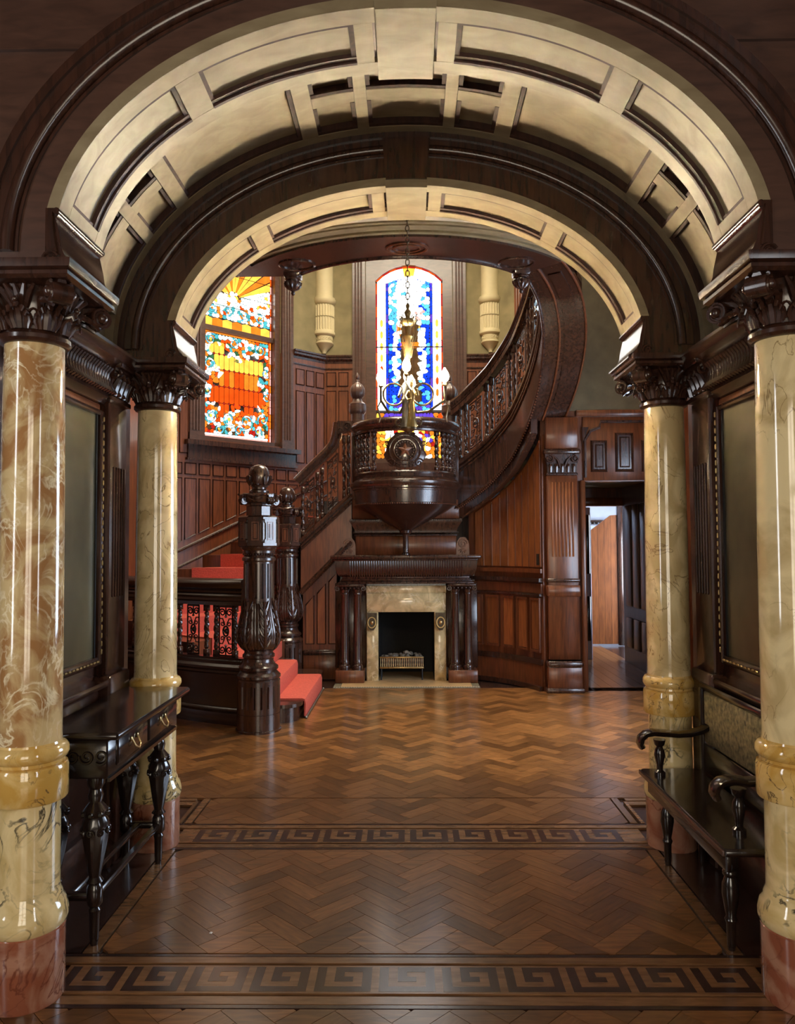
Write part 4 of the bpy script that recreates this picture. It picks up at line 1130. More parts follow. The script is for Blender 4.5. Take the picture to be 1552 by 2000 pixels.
# back room: door frame with blue daylight in its colour, boarded stair closure, ceiling, unseen window added for its light
br = struct('wall_backroom_left', MB().box(1.70, 1.80, 10.42, 14.2, 0, 2.9), 'mahogany')
struct('wall_backroom_right', MB().box(4.0, 4.1, 10.42, 10.6, 0, 2.9).box(4.0, 4.1, 11.8, 14.2, 0, 2.9).box(4.0, 4.1, 10.6, 11.8, 0, 0.3).box(4.0, 4.1, 10.6, 11.8, 2.4, 2.9), 'panel_wood')
struct('wall_backroom_end', MB().box(1.7, 4.1, 14.2, 14.3, 0, 2.9), 'mahogany')
struct('wall_backroom_front', MB().box(2.95, 4.1, 10.3, 10.42, 0, 2.9), 'mahogany')
struct('ceiling_backroom', MB().box(1.7, 4.1, 10.42, 14.3, 2.9, 3.0), 'white_paint')
w5 = struct('window_5_added', MB().box(4.0, 4.08, 10.6, 10.68, 0.3, 2.4).box(4.0, 4.08, 11.72, 11.8, 0.3, 2.4).box(4.0, 4.08, 10.6, 11.8, 0.3, 0.38).box(4.0, 4.08, 10.6, 11.8, 2.32, 2.4).box(4.0, 4.08, 11.17, 11.23, 0.3, 2.4), 'white_paint')  # window out of view, added to light the back-room boards
for y0, y1 in ((10.68, 11.17), (11.23, 11.72)): MB().box(4.03, 4.04, y0, y1, 0.38, 2.32).obj('pane', 'glass_added_back', w5)
d3 = thing('back_door', 'panelled door with blue daylight in its colour, standing open in the back passage', 'door', (2.36, 10.5, 0))
MB().bbox(2.36, 2.47, 10.44, 10.5, 0.0, 2.05, 0.006).obj('stile', 'blue_lit_paint', d3)
MB().bbox(2.40, 2.45, 10.425, 10.441, 1.15, 1.95, 0.006).obj('door_panel', 'ebony', d3); MB().bbox(2.40, 2.45, 10.425, 10.441, 0.25, 0.85, 0.006).obj('door_panel', 'ebony', d3)
bc = thing('boarded_partition', 'warm brown boarded partition with a sloping top seen through the back doorway', 'partition', (2.9, 11.9, 0))
for k in range(6):
    x0 = 2.62 + k*0.10
    z1 = 1.62 + k*0.075
    m = MB(); m.prism([(x0, 0.02), (x0+0.097, 0.02), (x0+0.097, min(z1+0.075, 2.0)), (x0, min(z1, 2.0))], (0, 11.9, 0), (1,0,0), (0,0,1), (0,1,0), 0.03); m.obj('board', 'board_wood', bc, 0)
MB().bbox(3.22, 3.30, 11.88, 11.95, 0, 2.2).obj('post', 'mahogany', bc)
dc = thing('dentil_cornice', 'dark dentil cornice on the white wall seen through the back doorway', 'cornice', (2.6, 12.6, 1.88))
MB().box(2.3, 3.98, 12.6, 12.66, 1.905, 1.945).obj('cornice_board', 'mahogany', dc)
d0_ = None
for k in range(25):
    x = 2.34 + k*0.065
    if d0_ is None: d0_ = MB().box(0, 0.034, 0, 0.03, 0, 0.035).obj('dentil', 'ebony', dc, 0, local=True); d0_.location = (x-2.6, -0.03, 0.0)
    else: mesh_copy(d0_, dc, (x-2.6, -0.03, 0.0))
wm = struct('wall_backroom_middle', MB().box(1.8, 4.0, 12.67, 12.77, 0, 2.9), 'white_paint')
MB().bbox(2.3, 3.98, 12.60, 12.67, 1.80, 1.87, 0.01).obj('white_trim', 'white_paint', wm)

# ================================================================ STAIRCASE
PV = (-1.42, 9.05)
bound = [(-1.15, 6.86), (-1.5, 6.90), (-2.05, 7.27), (-2.88, 7.80), (-2.88, 9.27), (-1.2, 10.94), (0.5, 10.94)]
def reach(phi):
    dx, dy = math.cos(R(phi)), math.sin(R(phi)); best = 9
    for (x1, y1), (x2, y2) in zip(bound, bound[1:]):
        ex, ey = x2-x1, y2-y1; den = dx*ey - dy*ex
        if abs(den) < 1e-9: continue
        t = ((x1-PV[0])*ey - (y1-PV[1])*ex)/den; q = ((x1-PV[0])*dy - (y1-PV[1])*dx)/den
        if t > 0 and -1e-6 <= q <= 1+1e-6: best = min(best, t)
    return best
st = thing('staircase', 'winding dark wood staircase with red carpet rising behind the newel posts', 'staircase', (-1.42, 9.05, 0))
def sector(mb, r0, phi0, phi1, z0, z1, gap, n=5, r1=None):
    a, b = [], []
    for i in range(n+1):
        ph = phi0 + (phi1-phi0)*i/n; rr = (r1 or reach(ph)) - gap
        a.append((PV[0]+r0*math.cos(R(ph)), PV[1]+r0*math.sin(R(ph)))); b.append((PV[0]+rr*math.cos(R(ph)), PV[1]+rr*math.sin(R(ph))))
    pl = a + b[::-1]
    return mb.loft([[(x, y, z0) for x, y in pl], [(x, y, z1) for x, y in pl]])
# two straight bottom steps with a rounded bullnose
def bull(x_nose, z0, z1, inset, mat, name, par, y0=6.775, y1=8.72):
    pl = [(-1.40, y0+inset), (-1.28, y0+inset)]
    for i in range(7):
        a = -PI/2 + (PI/2)*i/6; pl.append((x_nose-0.16+0.16*math.cos(a), y0+0.16+inset+0.16*math.sin(a)))
    for i in range(7):
        a = (PI/2)*i/6; pl.append((x_nose-0.16+0.16*math.cos(a), y1-0.16-inset+0.16*math.sin(a)))
    pl += [(-1.28, y1-inset), (-1.40, y1-inset)]
    return MB().loft([[(x, y, z0) for x, y in pl], [(x, y, z1) for x, y in pl]]).obj(name, mat, par, 30)
bull(-0.985, 0.0, 0.13, 0.0, 'mahogany', 'step', st); bull(-0.955, 0.13, 0.16, -0.02, 'mahogany', 'tread_nosing', st)
bull(-1.21, 0.16, 0.32, 0.25, 'mahogany', 'step', st)
for (xn, z, y0, y1) in ((-0.955, 0.16, 6.98, 8.30), (-1.21, 0.32, 7.02, 8.26)):
    m = MB()
    pr_ = [(-1.40, z), (xn-0.015, z), (xn+0.004, z-0.008), (xn+0.008, z-0.03), (xn+0.006, z-0.14), (xn+0.018, z-0.15), (xn+0.022, z-0.03), (xn+0.012, z+0.008), (xn-0.012, z+0.016), (-1.40, z+0.014)]
    m.prism([(x, zz) for x, zz in pr_], (0, y0, 0), (1,0,0), (0,0,1), (0,1,0), y1-y0); m.obj('carpet_runner', 'carpet_red', st, 50)
brass_y = (7.0, 8.28)
m = MB(); m.tube([(-0.925, 6.96, 0.012), (-0.925, 8.32, 0.012)], 0.008, 8); m.sphere((-0.925, 6.95, 0.013), 0.013, 8, 6); m.sphere((-0.925, 8.33, 0.013), 0.013, 8, 6); m.obj('carpet_rod', 'pewter', st)
for k in range(10):
    p0, p1 = 270 - 19*k, 270 - 19*(k+1)
    z = 0.32 + 0.16*(k+1)
    s_ = sector(MB(), 0.24, p0, p1, max(0.0, z-0.34), z, 0.02).obj('step', 'panel_wood', st, 20)
    m = MB(); sector(m, 0.5, p0-0.2, p1, z, z+0.013, 0.30)
    # runner down the riser
    a, b = [], []
    r0, r1 = 0.5, reach(p0)-0.30
    for rr in (r0, r1):
        for dn in (0.002, 0.014):
            tx, ty = -math.sin(R(p0)), math.cos(R(p0))
            a.append((PV[0]+rr*math.cos(R(p0))+tx*dn, PV[1]+rr*math.sin(R(p0))+ty*dn))
    q = [a[0], a[2], a[3], a[1]]
    m.loft([[(x, y, z-0.15) for x, y in q], [(x, y, z+0.013) for x, y in q]])
    m.obj('carpet_runner', 'carpet_red', s_, 20)
# landing behind the pulpit
MB().box(-1.10, 1.15, 9.10, 10.93, 1.93, 2.08).obj('landing', 'mahogany', st, 0)
MB().box(-0.9, 1.0, 9.25, 10.6, 2.08, 2.092).obj('landing_carpet', 'carpet_red', st, 0)
# straight string, left flight (in front of the landing wall)
SY0, SY1 = 8.93, 9.04
blz = lambda x: 0.973 + (x+1.28)*1.002
stz = lambda x: 1.693 + (x+1.178)*0.92
wul = struct('wall_under_flight', MB().prism([(-1.235, 0), (-0.80, 0), (-0.80, blz(-0.80)), (-1.235, blz(-1.235))], (0, 9.0, 0), (1,0,0), (0,0,1), (0,1,0), 0.1), 'panel_wood', 0)
FU = Frame((-1.5, 9.0, 0), (1,0,0), (0,-1,0))
for k in range(3):
    x0, x1 = -1.21+k*0.135, -1.21+k*0.135+0.11
    panel(FU, wul, [(x0+1.5, 0.40), (x1+1.5, 0.40), (x1+1.5, blz(x1)-0.18), (x0+1.5, blz(x0)-0.18)], d=0.0, mat='board_wood')
MB().bbox(-1.23, -0.82, 8.965, 9.0, 0.0, 0.30, 0.006).obj('baseboard', 'panel_wood', wul)
MB().bbox(-1.23, -0.82, 8.95, 9.0, 0.28, 0.34, 0.012).obj('base_cap', 'mahogany', wul)
ss = thing('stair_string', 'sloping dark wood string with bead moulding running up to the pulpit', 'stair string', (-1.0, 8.98, 1.0))
XA, XB = -1.255, -0.66
m = MB(); m.prism([(XA, blz(XA)), (XB, blz(XB)), (XB, stz(XB)), (XA, stz(XA))], (0, SY0+0.02, 0), (1,0,0), (0,0,1), (0,1,0), 0.09); m.obj('string_board', 'panel_wood', ss, 0)
def slope_mould(fn, off, y, r, name, mat='mahogany', xa=XA, xb=XB):
    m = MB(); m.tube([(xa, y, fn(xa)+off), (xb, y, fn(xb)+off)], r, 8); return m.obj(name, mat, ss)
slope_mould(blz, 0.0, SY0+0.005, 0.022, 'string_roll'); slope_mould(blz, 0.04, SY0+0.012, 0.010, 'string_fillet')
slope_mould(stz, -0.02, SY0, 0.028, 'string_cap'); slope_mould(stz, -0.075, SY0+0.008, 0.018, 'string_fillet'); slope_mould(stz, -0.12, SY0+0.012, 0.012, 'string_fillet')
m = MB()
for i in range(34):
    x = XA + 0.02 + i*0.0170; m.sphere((x, SY0-0.005, blz(x)-0.032), 0.0085, 6, 4)
m.obj('bead_row', 'mahogany', ss)

# curved string of the upper flight
cs = thing('curved_stair_flight', 'curved dark wood upper stair flight sweeping right and up to the gallery', 'stair flight', (1.3, 7.8, 2.0))
top_off = lambda d: 0.48 + (63-max(min(d, 63), 0))*0.0018
def hel(mb, prof, d0, d1, zf, n=44):
    rings = []
    for i in range(n+1):
        d = d0 + (d1-d0)*i/n
        rings.append([(*pol(WR+dr, d), zf(d)+dz) for dr, dz in prof])
    return mb.loft(rings, True, True)
D0, D1 = 68, -41
hel(MB(), [(0.0, 0.0), (0.08, 0.0), (0.08, 0.50), (0.0, 0.50)], D0, D1, bead).obj('string_board', 'mahogany', cs, 30)
hel(MB(), [(0.015, -0.15), (0.09, -0.15), (0.09, 0.0), (0.015, 0.0)], D0, 18, bead).obj('lower_fascia', 'mahogany', cs, 30)
for (dz, r_, dr) in ((0.50, 0.030, -0.012), (0.44, 0.018, -0.006), (0.395, 0.013, -0.004), (0.0, 0.016, -0.004), (-0.15, 0.014, 0.012)):
    m = MB(); e_ = 18 if dz < -0.1 else D1
    m.tube([(*pol(WR+dr, D0+(e_-D0)*i/48), bead(D0+(e_-D0)*i/48)+dz) for i in range(49)], r_, 8); m.obj('string_moulding', 'mahogany', cs)
m = MB()
for i in range(70):
    d = D0 - i*0.95; m.sphere((*pol(WR-0.004, d), bead(d)-0.028), 0.009, 6, 4)
m.obj('bead_row', 'panel_wood', cs)
arc_slab(MB(), WR+0.01, OUT, D1, 18, lambda d: bead(d)-0.0, lambda d: bead(d)+0.06, 30).obj('soffit', 'mahogany', cs, 30)
for rr in (WR+0.15, OUT-0.0):
    m = MB(); m.tube([(*pol(rr, 18-59*i/40), bead(18-59*i/40)-0.006) for i in range(41)], 0.012, 8); m.obj('soffit_moulding', 'panel_wood', cs)
arc_slab(MB(), WR+0.01, OUT, 16.5, 18.5, lambda d: bead(d)-0.0, lambda d: 2.99, 2).obj('soffit_end', 'mahogany', cs, 30)
m = MB(); arc_slab(m, WR+0.20, OUT-0.08, -36, 12, lambda d: bead(d)-0.012, lambda d: bead(d)+0.001, 24); m.obj('soffit_panel', 'mahogany', cs, 30)

# treads of the curved upper flight
for k in range(14):
    d1 = 64 - k*7.6; d0 = d1 - 7.6
    z = 2.08 + 0.163*(k+1)
    ro = 2.3 if d0 > 24 else 1.74
    arc_slab(MB(), WR+0.10, ro, d0, d1, z-0.05, z, 3).obj('upper_tread', 'mahogany', cs, 20)
    arc_slab(MB(), WR+0.10, ro, d1-0.9, d1, z-0.165, z-0.05, 1).obj('upper_riser', 'mahogany', cs, 20)

# ---------------------------------------------------------------- balusters, scroll panels, rails
def twist_baluster(h=1.0):
    m = MB()
    for z0, z1 in ((0, 0.13), (0.87, 1.0)): m.bbox(-0.022, 0.022, -0.022, 0.022, z0*h, z1*h, 0.003)
    prof = []
    def rad(z):
        q = (z/h-0.13)/0.74
        if q < 0.12: return 0.012 + 0.010*math.sin(q/0.12*PI)
        if q > 0.88: return 0.012 + 0.010*math.sin((1-q)/0.12*PI)
        return 0.015 + 0.006*math.sin((q-0.12)/0.76*PI)
    for i in range(31):
        z = (0.13 + 0.74*i/30)*h; prof.append((rad(z), z))
    tw = lambda r, z, a: r*(1+0.24*math.cos(3*(a - z/h*13))) if 0.2 < z/h < 0.8 else r
    m.lathe(prof, 12, mod=tw)
    return m
BAL = twist_baluster().obj('baluster', 'mahogany', None, 45, local=True)
COL.objects.unlink(BAL)
def put_baluster(parent, x, y, z, h, rot=0.0):
    o = BAL.copy(); COL.objects.link(o); o.parent = parent
    f = OFF[parent.name]; o.location = (x-f[0], y-f[1], z-f[2]); o.scale = (1, 1, h); o.rotation_euler = (0, 0, rot)
    return o
def scroll_panel(parent, c, ax, up, w, h, n, mat='mahogany'):
    """pierced carved panel: four scrolls, a ball boss, side posts and links; ax may slope with the stair"""
    c, ax, up, n = Vector(c), Vector(ax), Vector(up), Vector(n)
    m = MB(); P = lambda u, v: c + ax*u*w/2 + up*v*h/2
    r_ = 0.008
    for s in (-1, 1):
        m.tube([P(s*0.92, -1), P(s*0.92, 1)], 0.007, 6)
        for t in (-1, 1):
            m.spiral(P(s*0.50, t*0.74), ax*s, up*t, w*0.22, w*0.05, 1.4, r_, 0.3)
            m.spiral(P(s*0.48, t*0.30), ax*s, up*t, w*0.15, w*0.04, 1.2, r_*0.8, 2.2)
            m.tube([P(s*0.86, t*0.5), P(s*0.45, t*0.50), P(s*0.12, t*0.24)], r_*0.8, 5)
    for t in (-1, 1):
        m.tube([P(-0.92, t*0.98), P(0.92, t*0.98)], 0.009, 6)
        m.tube([P(0, t*0.98), P(0.0, t*0.60)], 0.007, 5)
        m.sphere(P(0, t*0.58), 0.012, 7, 5)
    m.tube([P(0.36*math.cos(2*PI*i/14), 0.2*math.sin(2*PI*i/14)) for i in range(14)], 0.009, 6, closed=True)
    p = m.obj('scroll_panel', mat, parent)
    b = MB(); q = P(0, 0) + n*0.012; b.sphere(q, (0.022, 0.022, 0.026), 10, 7); b.obj('boss', mat, p)
    return p
RAIL = [(-0.05, 0.0), (-0.055, 0.018), (-0.04, 0.03), (-0.052, 0.05), (-0.062, 0.08), (-0.05, 0.108), (-0.02, 0.125), (0.02, 0.125), (0.05, 0.108), (0.062, 0.08), (0.052, 0.05), (0.04, 0.03), (0.055, 0.018), (0.05, 0.0)]
BASEP = [(-0.06, 0.0), (-0.06, 0.03), (-0.045, 0.04), (-0.045, 0.06), (0.045, 0.06), (0.045, 0.04), (0.06, 0.03), (0.06, 0.0)]
def sweep_path(pts, prof, dz):
    """sweep a (across, up) profile along plan points with z"""
    m = MB(); frs = []
    for i, p in enumerate(pts):
        a, b = pts[max(i-1, 0)], pts[min(i+1, len(pts)-1)]
        tx, ty = b[0]-a[0], b[1]-a[1]; l = math.hypot(tx, ty) or 1
        frs.append(((p[0], p[1], p[2]+dz), (ty/l, -tx/l, 0), (0, 0, 1)))
    return m.sweep(prof, frs)

# level balustrade curving left from the front newel
def lb(t):          # plan curve
    P0, P1, P2 = (-1.43, 6.72), (-2.0, 6.92), (-2.92, 7.66)
    return tuple((1-t)**2*a + 2*t*(1-t)*b + t*t*c for a, b, c in zip(P0, P1, P2))
lbp = [lb(i/26) for i in range(27)]
lv = thing('level_balustrade', 'dark level balustrade with scroll panels curving left from the front newel post', 'balustrade', (-2.0, 7.0, 0))
sweep_path([(x, y, 0) for x, y in lbp], [(-0.05, 0.0), (-0.05, 0.47), (0.05, 0.47), (0.05, 0.0)], 0.0).obj('plinth_wall', 'ebony', lv)
sweep_path([(x, y, 0) for x, y in lbp], [(-0.07, 0), (-0.07, 0.07), (-0.062, 0.10), (-0.075, 0.125), (-0.062, 0.145), (-0.05, 0.15), (0.05, 0.15), (0.07, 0)], 0.0).obj('base_moulding', 'ebony', lv)
for z0, pf in ((0.43, [(-0.055, 0), (-0.07, 0.015), (-0.062, 0.03), (-0.08, 0.05), (-0.08, 0.07), (-0.06, 0.09), (0.06, 0.09), (0.06, 0)]), (0.515, BASEP)):
    sweep_path([(x, y, 0) for x, y in lbp], pf, z0).obj('string_course', 'ebony', lv)
sweep_path([(x, y, 0) for x, y in lbp], [(-0.055, 0), (-0.05, 0.03), (-0.065, 0.045), (-0.055, 0.065), (-0.07, 0.085), (-0.05, 0.11), (0.05, 0.11), (0.05, 0)], 1.03).obj('under_rail', 'ebony', lv)
sweep_path([(x, y, 0) for x, y in lbp], [(u*1.25, v) for u, v in RAIL], 1.14).obj('handrail', 'ebony', lv)
def lb_at(t):
    x, y = lb(t); x2, y2 = lb(t+0.01); l = math.hypot(x2-x, y2-y); return x, y, (x2-x)/l, (y2-y)/l
for t in (0.08, 0.23, 0.305, 0.51, 0.585, 0.78, 0.85):
    x, y, tx, ty = lb_at(t); put_baluster(lv, x, y, 0.575, 0.455, math.atan2(ty, tx))
for t in (0.155, 0.408, 0.683):
    x, y, tx, ty = lb_at(t); scroll_panel(lv, (x, y, 0.80), (tx, ty, 0), (0, 0, 1), 0.155, 0.44, (ty, -tx, 0), 'ebony')

# sloping balustrade from the rear newel to the pulpit
sb = thing('sloping_balustrade', 'carved dark balustrade climbing from the rear newel to the pulpit', 'balustrade', (-1.0, 9.0, 1.7))
rail = [(-1.30, 2.335), (-1.15, 2.485), (-0.94, 2.69), (-0.875, 2.765), (-0.84, 2.85), (-0.825, 2.93), (-0.815, 3.0), (-0.64, 3.005)]
frs = []
rp = rail[:-1]
m = MB()
for i, (x, z) in enumerate(rp):
    a, b = rp[max(i-1, 0)], rp[min(i+1, len(rp)-1)]
    tx, tz = b[0]-a[0], b[1]-a[1]; l = math.hypot(tx, tz); tx, tz = tx/l, tz/l
    frs.append(((x+tz*0.06, 9.0, z-tx*0.11), (0, 1, 0), (-tz, 0, tx)))
m.sweep(RAIL, frs); m.obj('handrail', 'mahogany', sb)
m = MB(); m.prism([(-0.82, 2.86), (-0.64, 2.90), (-0.64, 3.01), (-0.825, 3.01)], (0, 8.94, 0), (1,0,0), (0,0,1), (0,1,0), 0.12)
k_ = m.obj('gooseneck_block', 'mahogany', sb, 0)
m = MB(); m.spiral((-0.71, 8.935, 2.95), (1,0,0), (0,0,1), 0.045, 0.008, 1.6, 0.01); m.spiral((-0.79, 8.935, 2.90), (-1,0,0), (0,0,1), 0.03, 0.006, 1.4, 0.007); m.obj('scroll', 'mahogany', k_)
railz = lambda x: lerp_table([(a, b-0.14) for a, b in rail], x)
for (x) in (-1.235, -1.065, -1.01, -0.75, -0.70):
    z0 = stz(x)+0.01; put_baluster(sb, x, 8.985, z0, railz(x)-z0-0.02)
for x in (-1.165, -0.885):
    zc = (stz(x) + railz(x))/2; scroll_panel(sb, (x, 8.985, zc), (1, 0, 0.95), (0, 0, 1), 0.13, railz(x)-stz(x)-0.06, (0, -1, 0))

# curved balustrade of the upper flight
cb = thing('curved_balustrade', 'carved dark balustrade of the curved upper flight right of the pulpit', 'balustrade', (1.2, 8.3, 2.6))
strz = lambda d: bead(d) + 0.52
rtop = lambda d: bead(d) + 1.30 + (66-max(min(d, 66), 10))*0.0035
pth = [(*pol(WR+0.03, 68-68*i/34), rtop(68-68*i/34)-0.125) for i in range(35)]
sweep_path(pth, [(u*1.1, v) for u, v in RAIL], 0.0).obj('handrail', 'mahogany', cb)
sweep_path(pth, [(-0.045, 0), (-0.05, 0.02), (-0.04, 0.035), (-0.05, 0.06), (0.05, 0.06), (0.05, 0.0)], -0.065).obj('under_rail', 'mahogany', cb)
d = 64.0; k = 0
while d > 2:
    if k % 3 == 2:
        dd = d - 2.2; x, y = pol(WR+0.03, dd); t = (math.sin(R(dd)), -math.cos(R(dd)))
        z0, z1 = strz(dd), rtop(dd)-0.19; sl = (bead(dd-2)-bead(dd+2))/(R(4)*(WR+0.03))
        scroll_panel(cb, (x, y, (z0+z1)/2), (t[0], t[1], sl), (0, 0, 1), 0.17, z1-z0-0.10, (-math.cos(R(dd)), -math.sin(R(dd)), 0))
        d -= 8.2
    else:
        x, y = pol(WR+0.03, d); z0 = strz(d)-0.01; put_baluster(cb, x, y, z0, rtop(d)-0.18-z0, R(d)); d -= 3.1
    k += 1

# ================================================================ NEWEL POSTS
def newel(label, loc):
    t = thing('newel_post', label, 'newel post', loc, 'carved newel posts')
    mk = lambda mb, nm, mt='mahogany', sm=40, par=None: mb.obj(nm, mt, par or t, sm, local=True)
    fl = lambda r, z, a: r - 0.012 if (0.20 < z < 0.38 and math.cos(20*a) > 0.55) else r
    mk(MB().lathe([(0.19, 0), (0.19, 0.015), (0.181, 0.02), (0.181, 0.148), (0.177, 0.15), (0.177, 0.156), (0.181, 0.158), (0.181, 0.199), (0.181, 0.201), (0.181, 0.379), (0.181, 0.381), (0.181, 0.42), (0.172, 0.435)], 120, mod=fl), 'base_drum', sm=25)
    mk(MB().lathe([(0.170, 0.43), (0.185, 0.445), (0.185, 0.465), (0.165, 0.485), (0.15, 0.50), (0.165, 0.515), (0.165, 0.535), (0.14, 0.555), (0.125, 0.58), (0.125, 0.605), (0.135, 0.615), (0.135, 0.635), (0.12, 0.65), (0.12, 0.672)], 48), 'base_moulding')
    bulb = [(0.112, 0.665), (0.135, 0.69), (0.158, 0.73), (0.168, 0.785), (0.162, 0.85), (0.148, 0.93), (0.135, 1.00), (0.128, 1.06), (0.132, 1.085)]
    leafmod = lambda r, z, a: r*(1 + 0.045*math.cos(6*a) + 0.022*math.cos(36*a + 9*z)*min(1, (1.1-z)*4))
    b = mk(MB().lathe(bulb, 144, mod=leafmod), 'acanthus_bulb', sm=60)
    m = MB()
    for k in range(6):
        a = 2*PI*k/6
        pts = [((r+0.008)*math.cos(a), (r+0.008)*math.sin(a), z) for r, z in bulb]
        m.tube(pts, [0.006, 0.012, 0.016, 0.017, 0.015, 0.012, 0.01, 0.012, 0.016], 7)
        for sgn in (-1, 1):
            for j in range(1, 7):
                r, z = bulb[j]; z2 = z + 0.09
                r2 = lerp_table([(zz, rr) for rr, zz in bulb], z2)
                a2 = a + sgn*0.34
                m.tube([((r+0.008)*math.cos(a), (r+0.008)*math.sin(a), z), ((r+r2)/2*1.05*math.cos(a+sgn*0.16), (r+r2)/2*1.05*math.sin(a+sgn*0.16), z+0.03), ((r2+0.004)*math.cos(a2), (r2+0.004)*math.sin(a2), z2)], [0.009, 0.012, 0.004], 6)
    mk(m, 'acanthus_leaf', par=b)
    flu = lambda r, z, a: r - 0.014 if (1.11 < z < 1.40 and math.cos(16*a) > 0.1) else r
    mk(MB().lathe([(0.130, 1.07), (0.130, 1.109), (0.130, 1.111), (0.129, 1.399), (0.129, 1.401), (0.129, 1.42)], 128, mod=flu), 'fluted_shaft', sm=25)
    nk = mk(MB().lathe([(0.128, 1.415), (0.142, 1.428), (0.142, 1.448), (0.128, 1.462), (0.122, 1.478), (0.135, 1.49), (0.135, 1.51), (0.15, 1.525), (0.152, 1.54)], 48), 'neck_moulding')
    m = MB()
    for j in range(36): m.sphere((0.130*math.cos(2*PI*j/36), 0.130*math.sin(2*PI*j/36), 1.480), 0.0095, 6, 4)
    mk(m, 'bead_ring', par=nk)
    oc = lambda r: r/math.cos(PI/8)
    blk = mk(MB().lathe([(oc(0.150), 1.54), (oc(0.163), 1.552), (oc(0.163), 1.575), (oc(0.156), 1.585), (oc(0.156), 1.765), (oc(0.163), 1.775), (oc(0.163), 1.792), (oc(0.145), 1.805)], 8, a0=PI/8, a1=PI/8+2*PI), 'octagon_block', sm=10)
    for k in range(8):
        a = 2*PI*k/8; n = Vector((math.cos(a), math.sin(a), 0)); tx = Vector((-math.sin(a), math.cos(a), 0))
        pl = MB()
        cut = [(-0.055, -0.10), (-0.035, -0.105), (0.035, -0.105), (0.055, -0.10), (0.055, -0.075), (0.043, -0.065), (0.043, 0.065), (0.055, 0.075), (0.055, 0.10), (0.035, 0.105), (-0.035, 0.105), (-0.055, 0.10), (-0.055, 0.075), (-0.043, 0.065), (-0.043, -0.065), (-0.055, -0.075)]
        pl.prism(cut, tuple(n*0.155 + Vector((0, 0, 1.675))), tx, (0, 0, 1), n, 0.012)
        p_ = mk(pl, 'carved_plaque', par=blk, sm=0)
        q = MB(); q.prism([(-0.012, -0.06), (0.012, -0.06), (0.012, 0.06), (-0.012, 0.06)], tuple(n*0.166 + Vector((0, 0, 1.675))), tx, (0, 0, 1), n, 0.006)
        for (u0, u1, v0, v1) in ((-0.03, 0.03, 0.07, 0.078), (-0.03, 0.03, -0.078, -0.07), (-0.03, -0.024, -0.07, 0.07), (0.024, 0.03, -0.07, 0.07)):
            q.prism([(u0, v0), (u1, v0), (u1, v1), (u0, v1)], tuple(n*0.166 + Vector((0, 0, 1.675))), tx, (0, 0, 1), n, 0.005)
        mk(q, 'inlay', 'panel_wood', 0, p_)
    mk(MB().lathe([(oc(0.105), 1.80), (oc(0.10), 1.81), (oc(0.10), 1.885), (oc(0.112), 1.895), (oc(0.112), 1.91)], 8, a0=PI/8, a1=PI/8+2*PI), 'octagon_neck', sm=10)
    cp = mk(MB().lathe([(0.11, 1.908), (0.14, 1.92), (0.15, 1.95), (0.155, 1.98), (0.145, 1.995), (0.09, 2.0)], 48), 'scroll_cap')
    m = MB()
    for k in range(4):
        a = PI/4 + PI/2*k; n = Vector((math.cos(a), math.sin(a), 0)); tx = Vector((-math.sin(a), math.cos(a), 0))
        for s in (-1, 1): m.spiral(n*0.165 + tx*s*0.012 + Vector((0, 0, 1.935)), n, (0, 0, 1), 0.040, 0.008, 1.5, 0.014, 1.2)
        m.tube([n*0.168 - tx*0.03 + Vector((0, 0, 1.935)), n*0.168 + tx*0.03 + Vector((0, 0, 1.935))], 0.022, 10)
        b_ = a + PI/4; n2 = Vector((math.cos(b_), math.sin(b_), 0)); t2 = Vector((-math.sin(b_), math.cos(b_), 0))
        m.tube([n2*0.155 + t2*u + Vector((0, 0, 1.985 - 0.3*(0.1-abs(u))*(0.1-abs(u))*8)) for u in (-0.10, -0.06, -0.02, 0.02, 0.06, 0.10)], 0.010, 6)
        m.tube([n2*0.152 + t2*u + Vector((0, 0, 1.95 - 0.02*math.cos(u*30))) for u in (-0.06, -0.03, 0, 0.03, 0.06)], 0.008, 6)
    mk(m, 'volute', par=cp)
    mk(MB().lathe([(0.075, 1.995), (0.085, 2.005), (0.085, 2.02), (0.062, 2.035), (0.062, 2.048), (0.075, 2.055), (0.07, 2.065)], 36), 'finial_neck')
    ba = mk(MB().lathe([(0.055, 2.06), (0.08, 2.075), (0.093, 2.11), (0.095, 2.15), (0.086, 2.19), (0.066, 2.222), (0.036, 2.241), (0.004, 2.246)], 36), 'ball_finial')
    m = MB()
    for k in range(8):
        a = 2*PI*k/8
        for o_ in (-0.2, 0, 0.2):
            m.tube([(0.078*math.cos(a), 0.078*math.sin(a), 2.072), (0.097*math.cos(a+o_*0.7), 0.097*math.sin(a+o_*0.7), 2.11), (0.101*math.cos(a+o_), 0.101*math.sin(a+o_), 2.14 + (0.012 if o_ == 0 else 0)), (0.106*math.cos(a+o_), 0.106*math.sin(a+o_), 2.136)], [0.012, 0.014, 0.010, 0.006], 6)
    mk(m, 'leaf_collar', par=ba)
    return t
nw = newel('tall carved dark newel post with ball finial at the front of the stair', (-1.275, 6.545, 0))
n2 = copy_tree(nw); n2.location = (-1.42, 9.0, 0); OFF[n2.name] = (-1.42, 9.0, 0)
n2['label'] = 'carved newel post behind the front one, at the foot of the sloping balustrade'
# ================================================================ FIREPLACE
XM = -0.03
fp = thing('fireplace_mantel', 'dark carved wood fireplace mantel with paired columns and marble surround', 'fireplace', (XM, 8.9, 0))
FYB = 9.0
def mir(fn):
    for s in (-1, 1): fn(s)
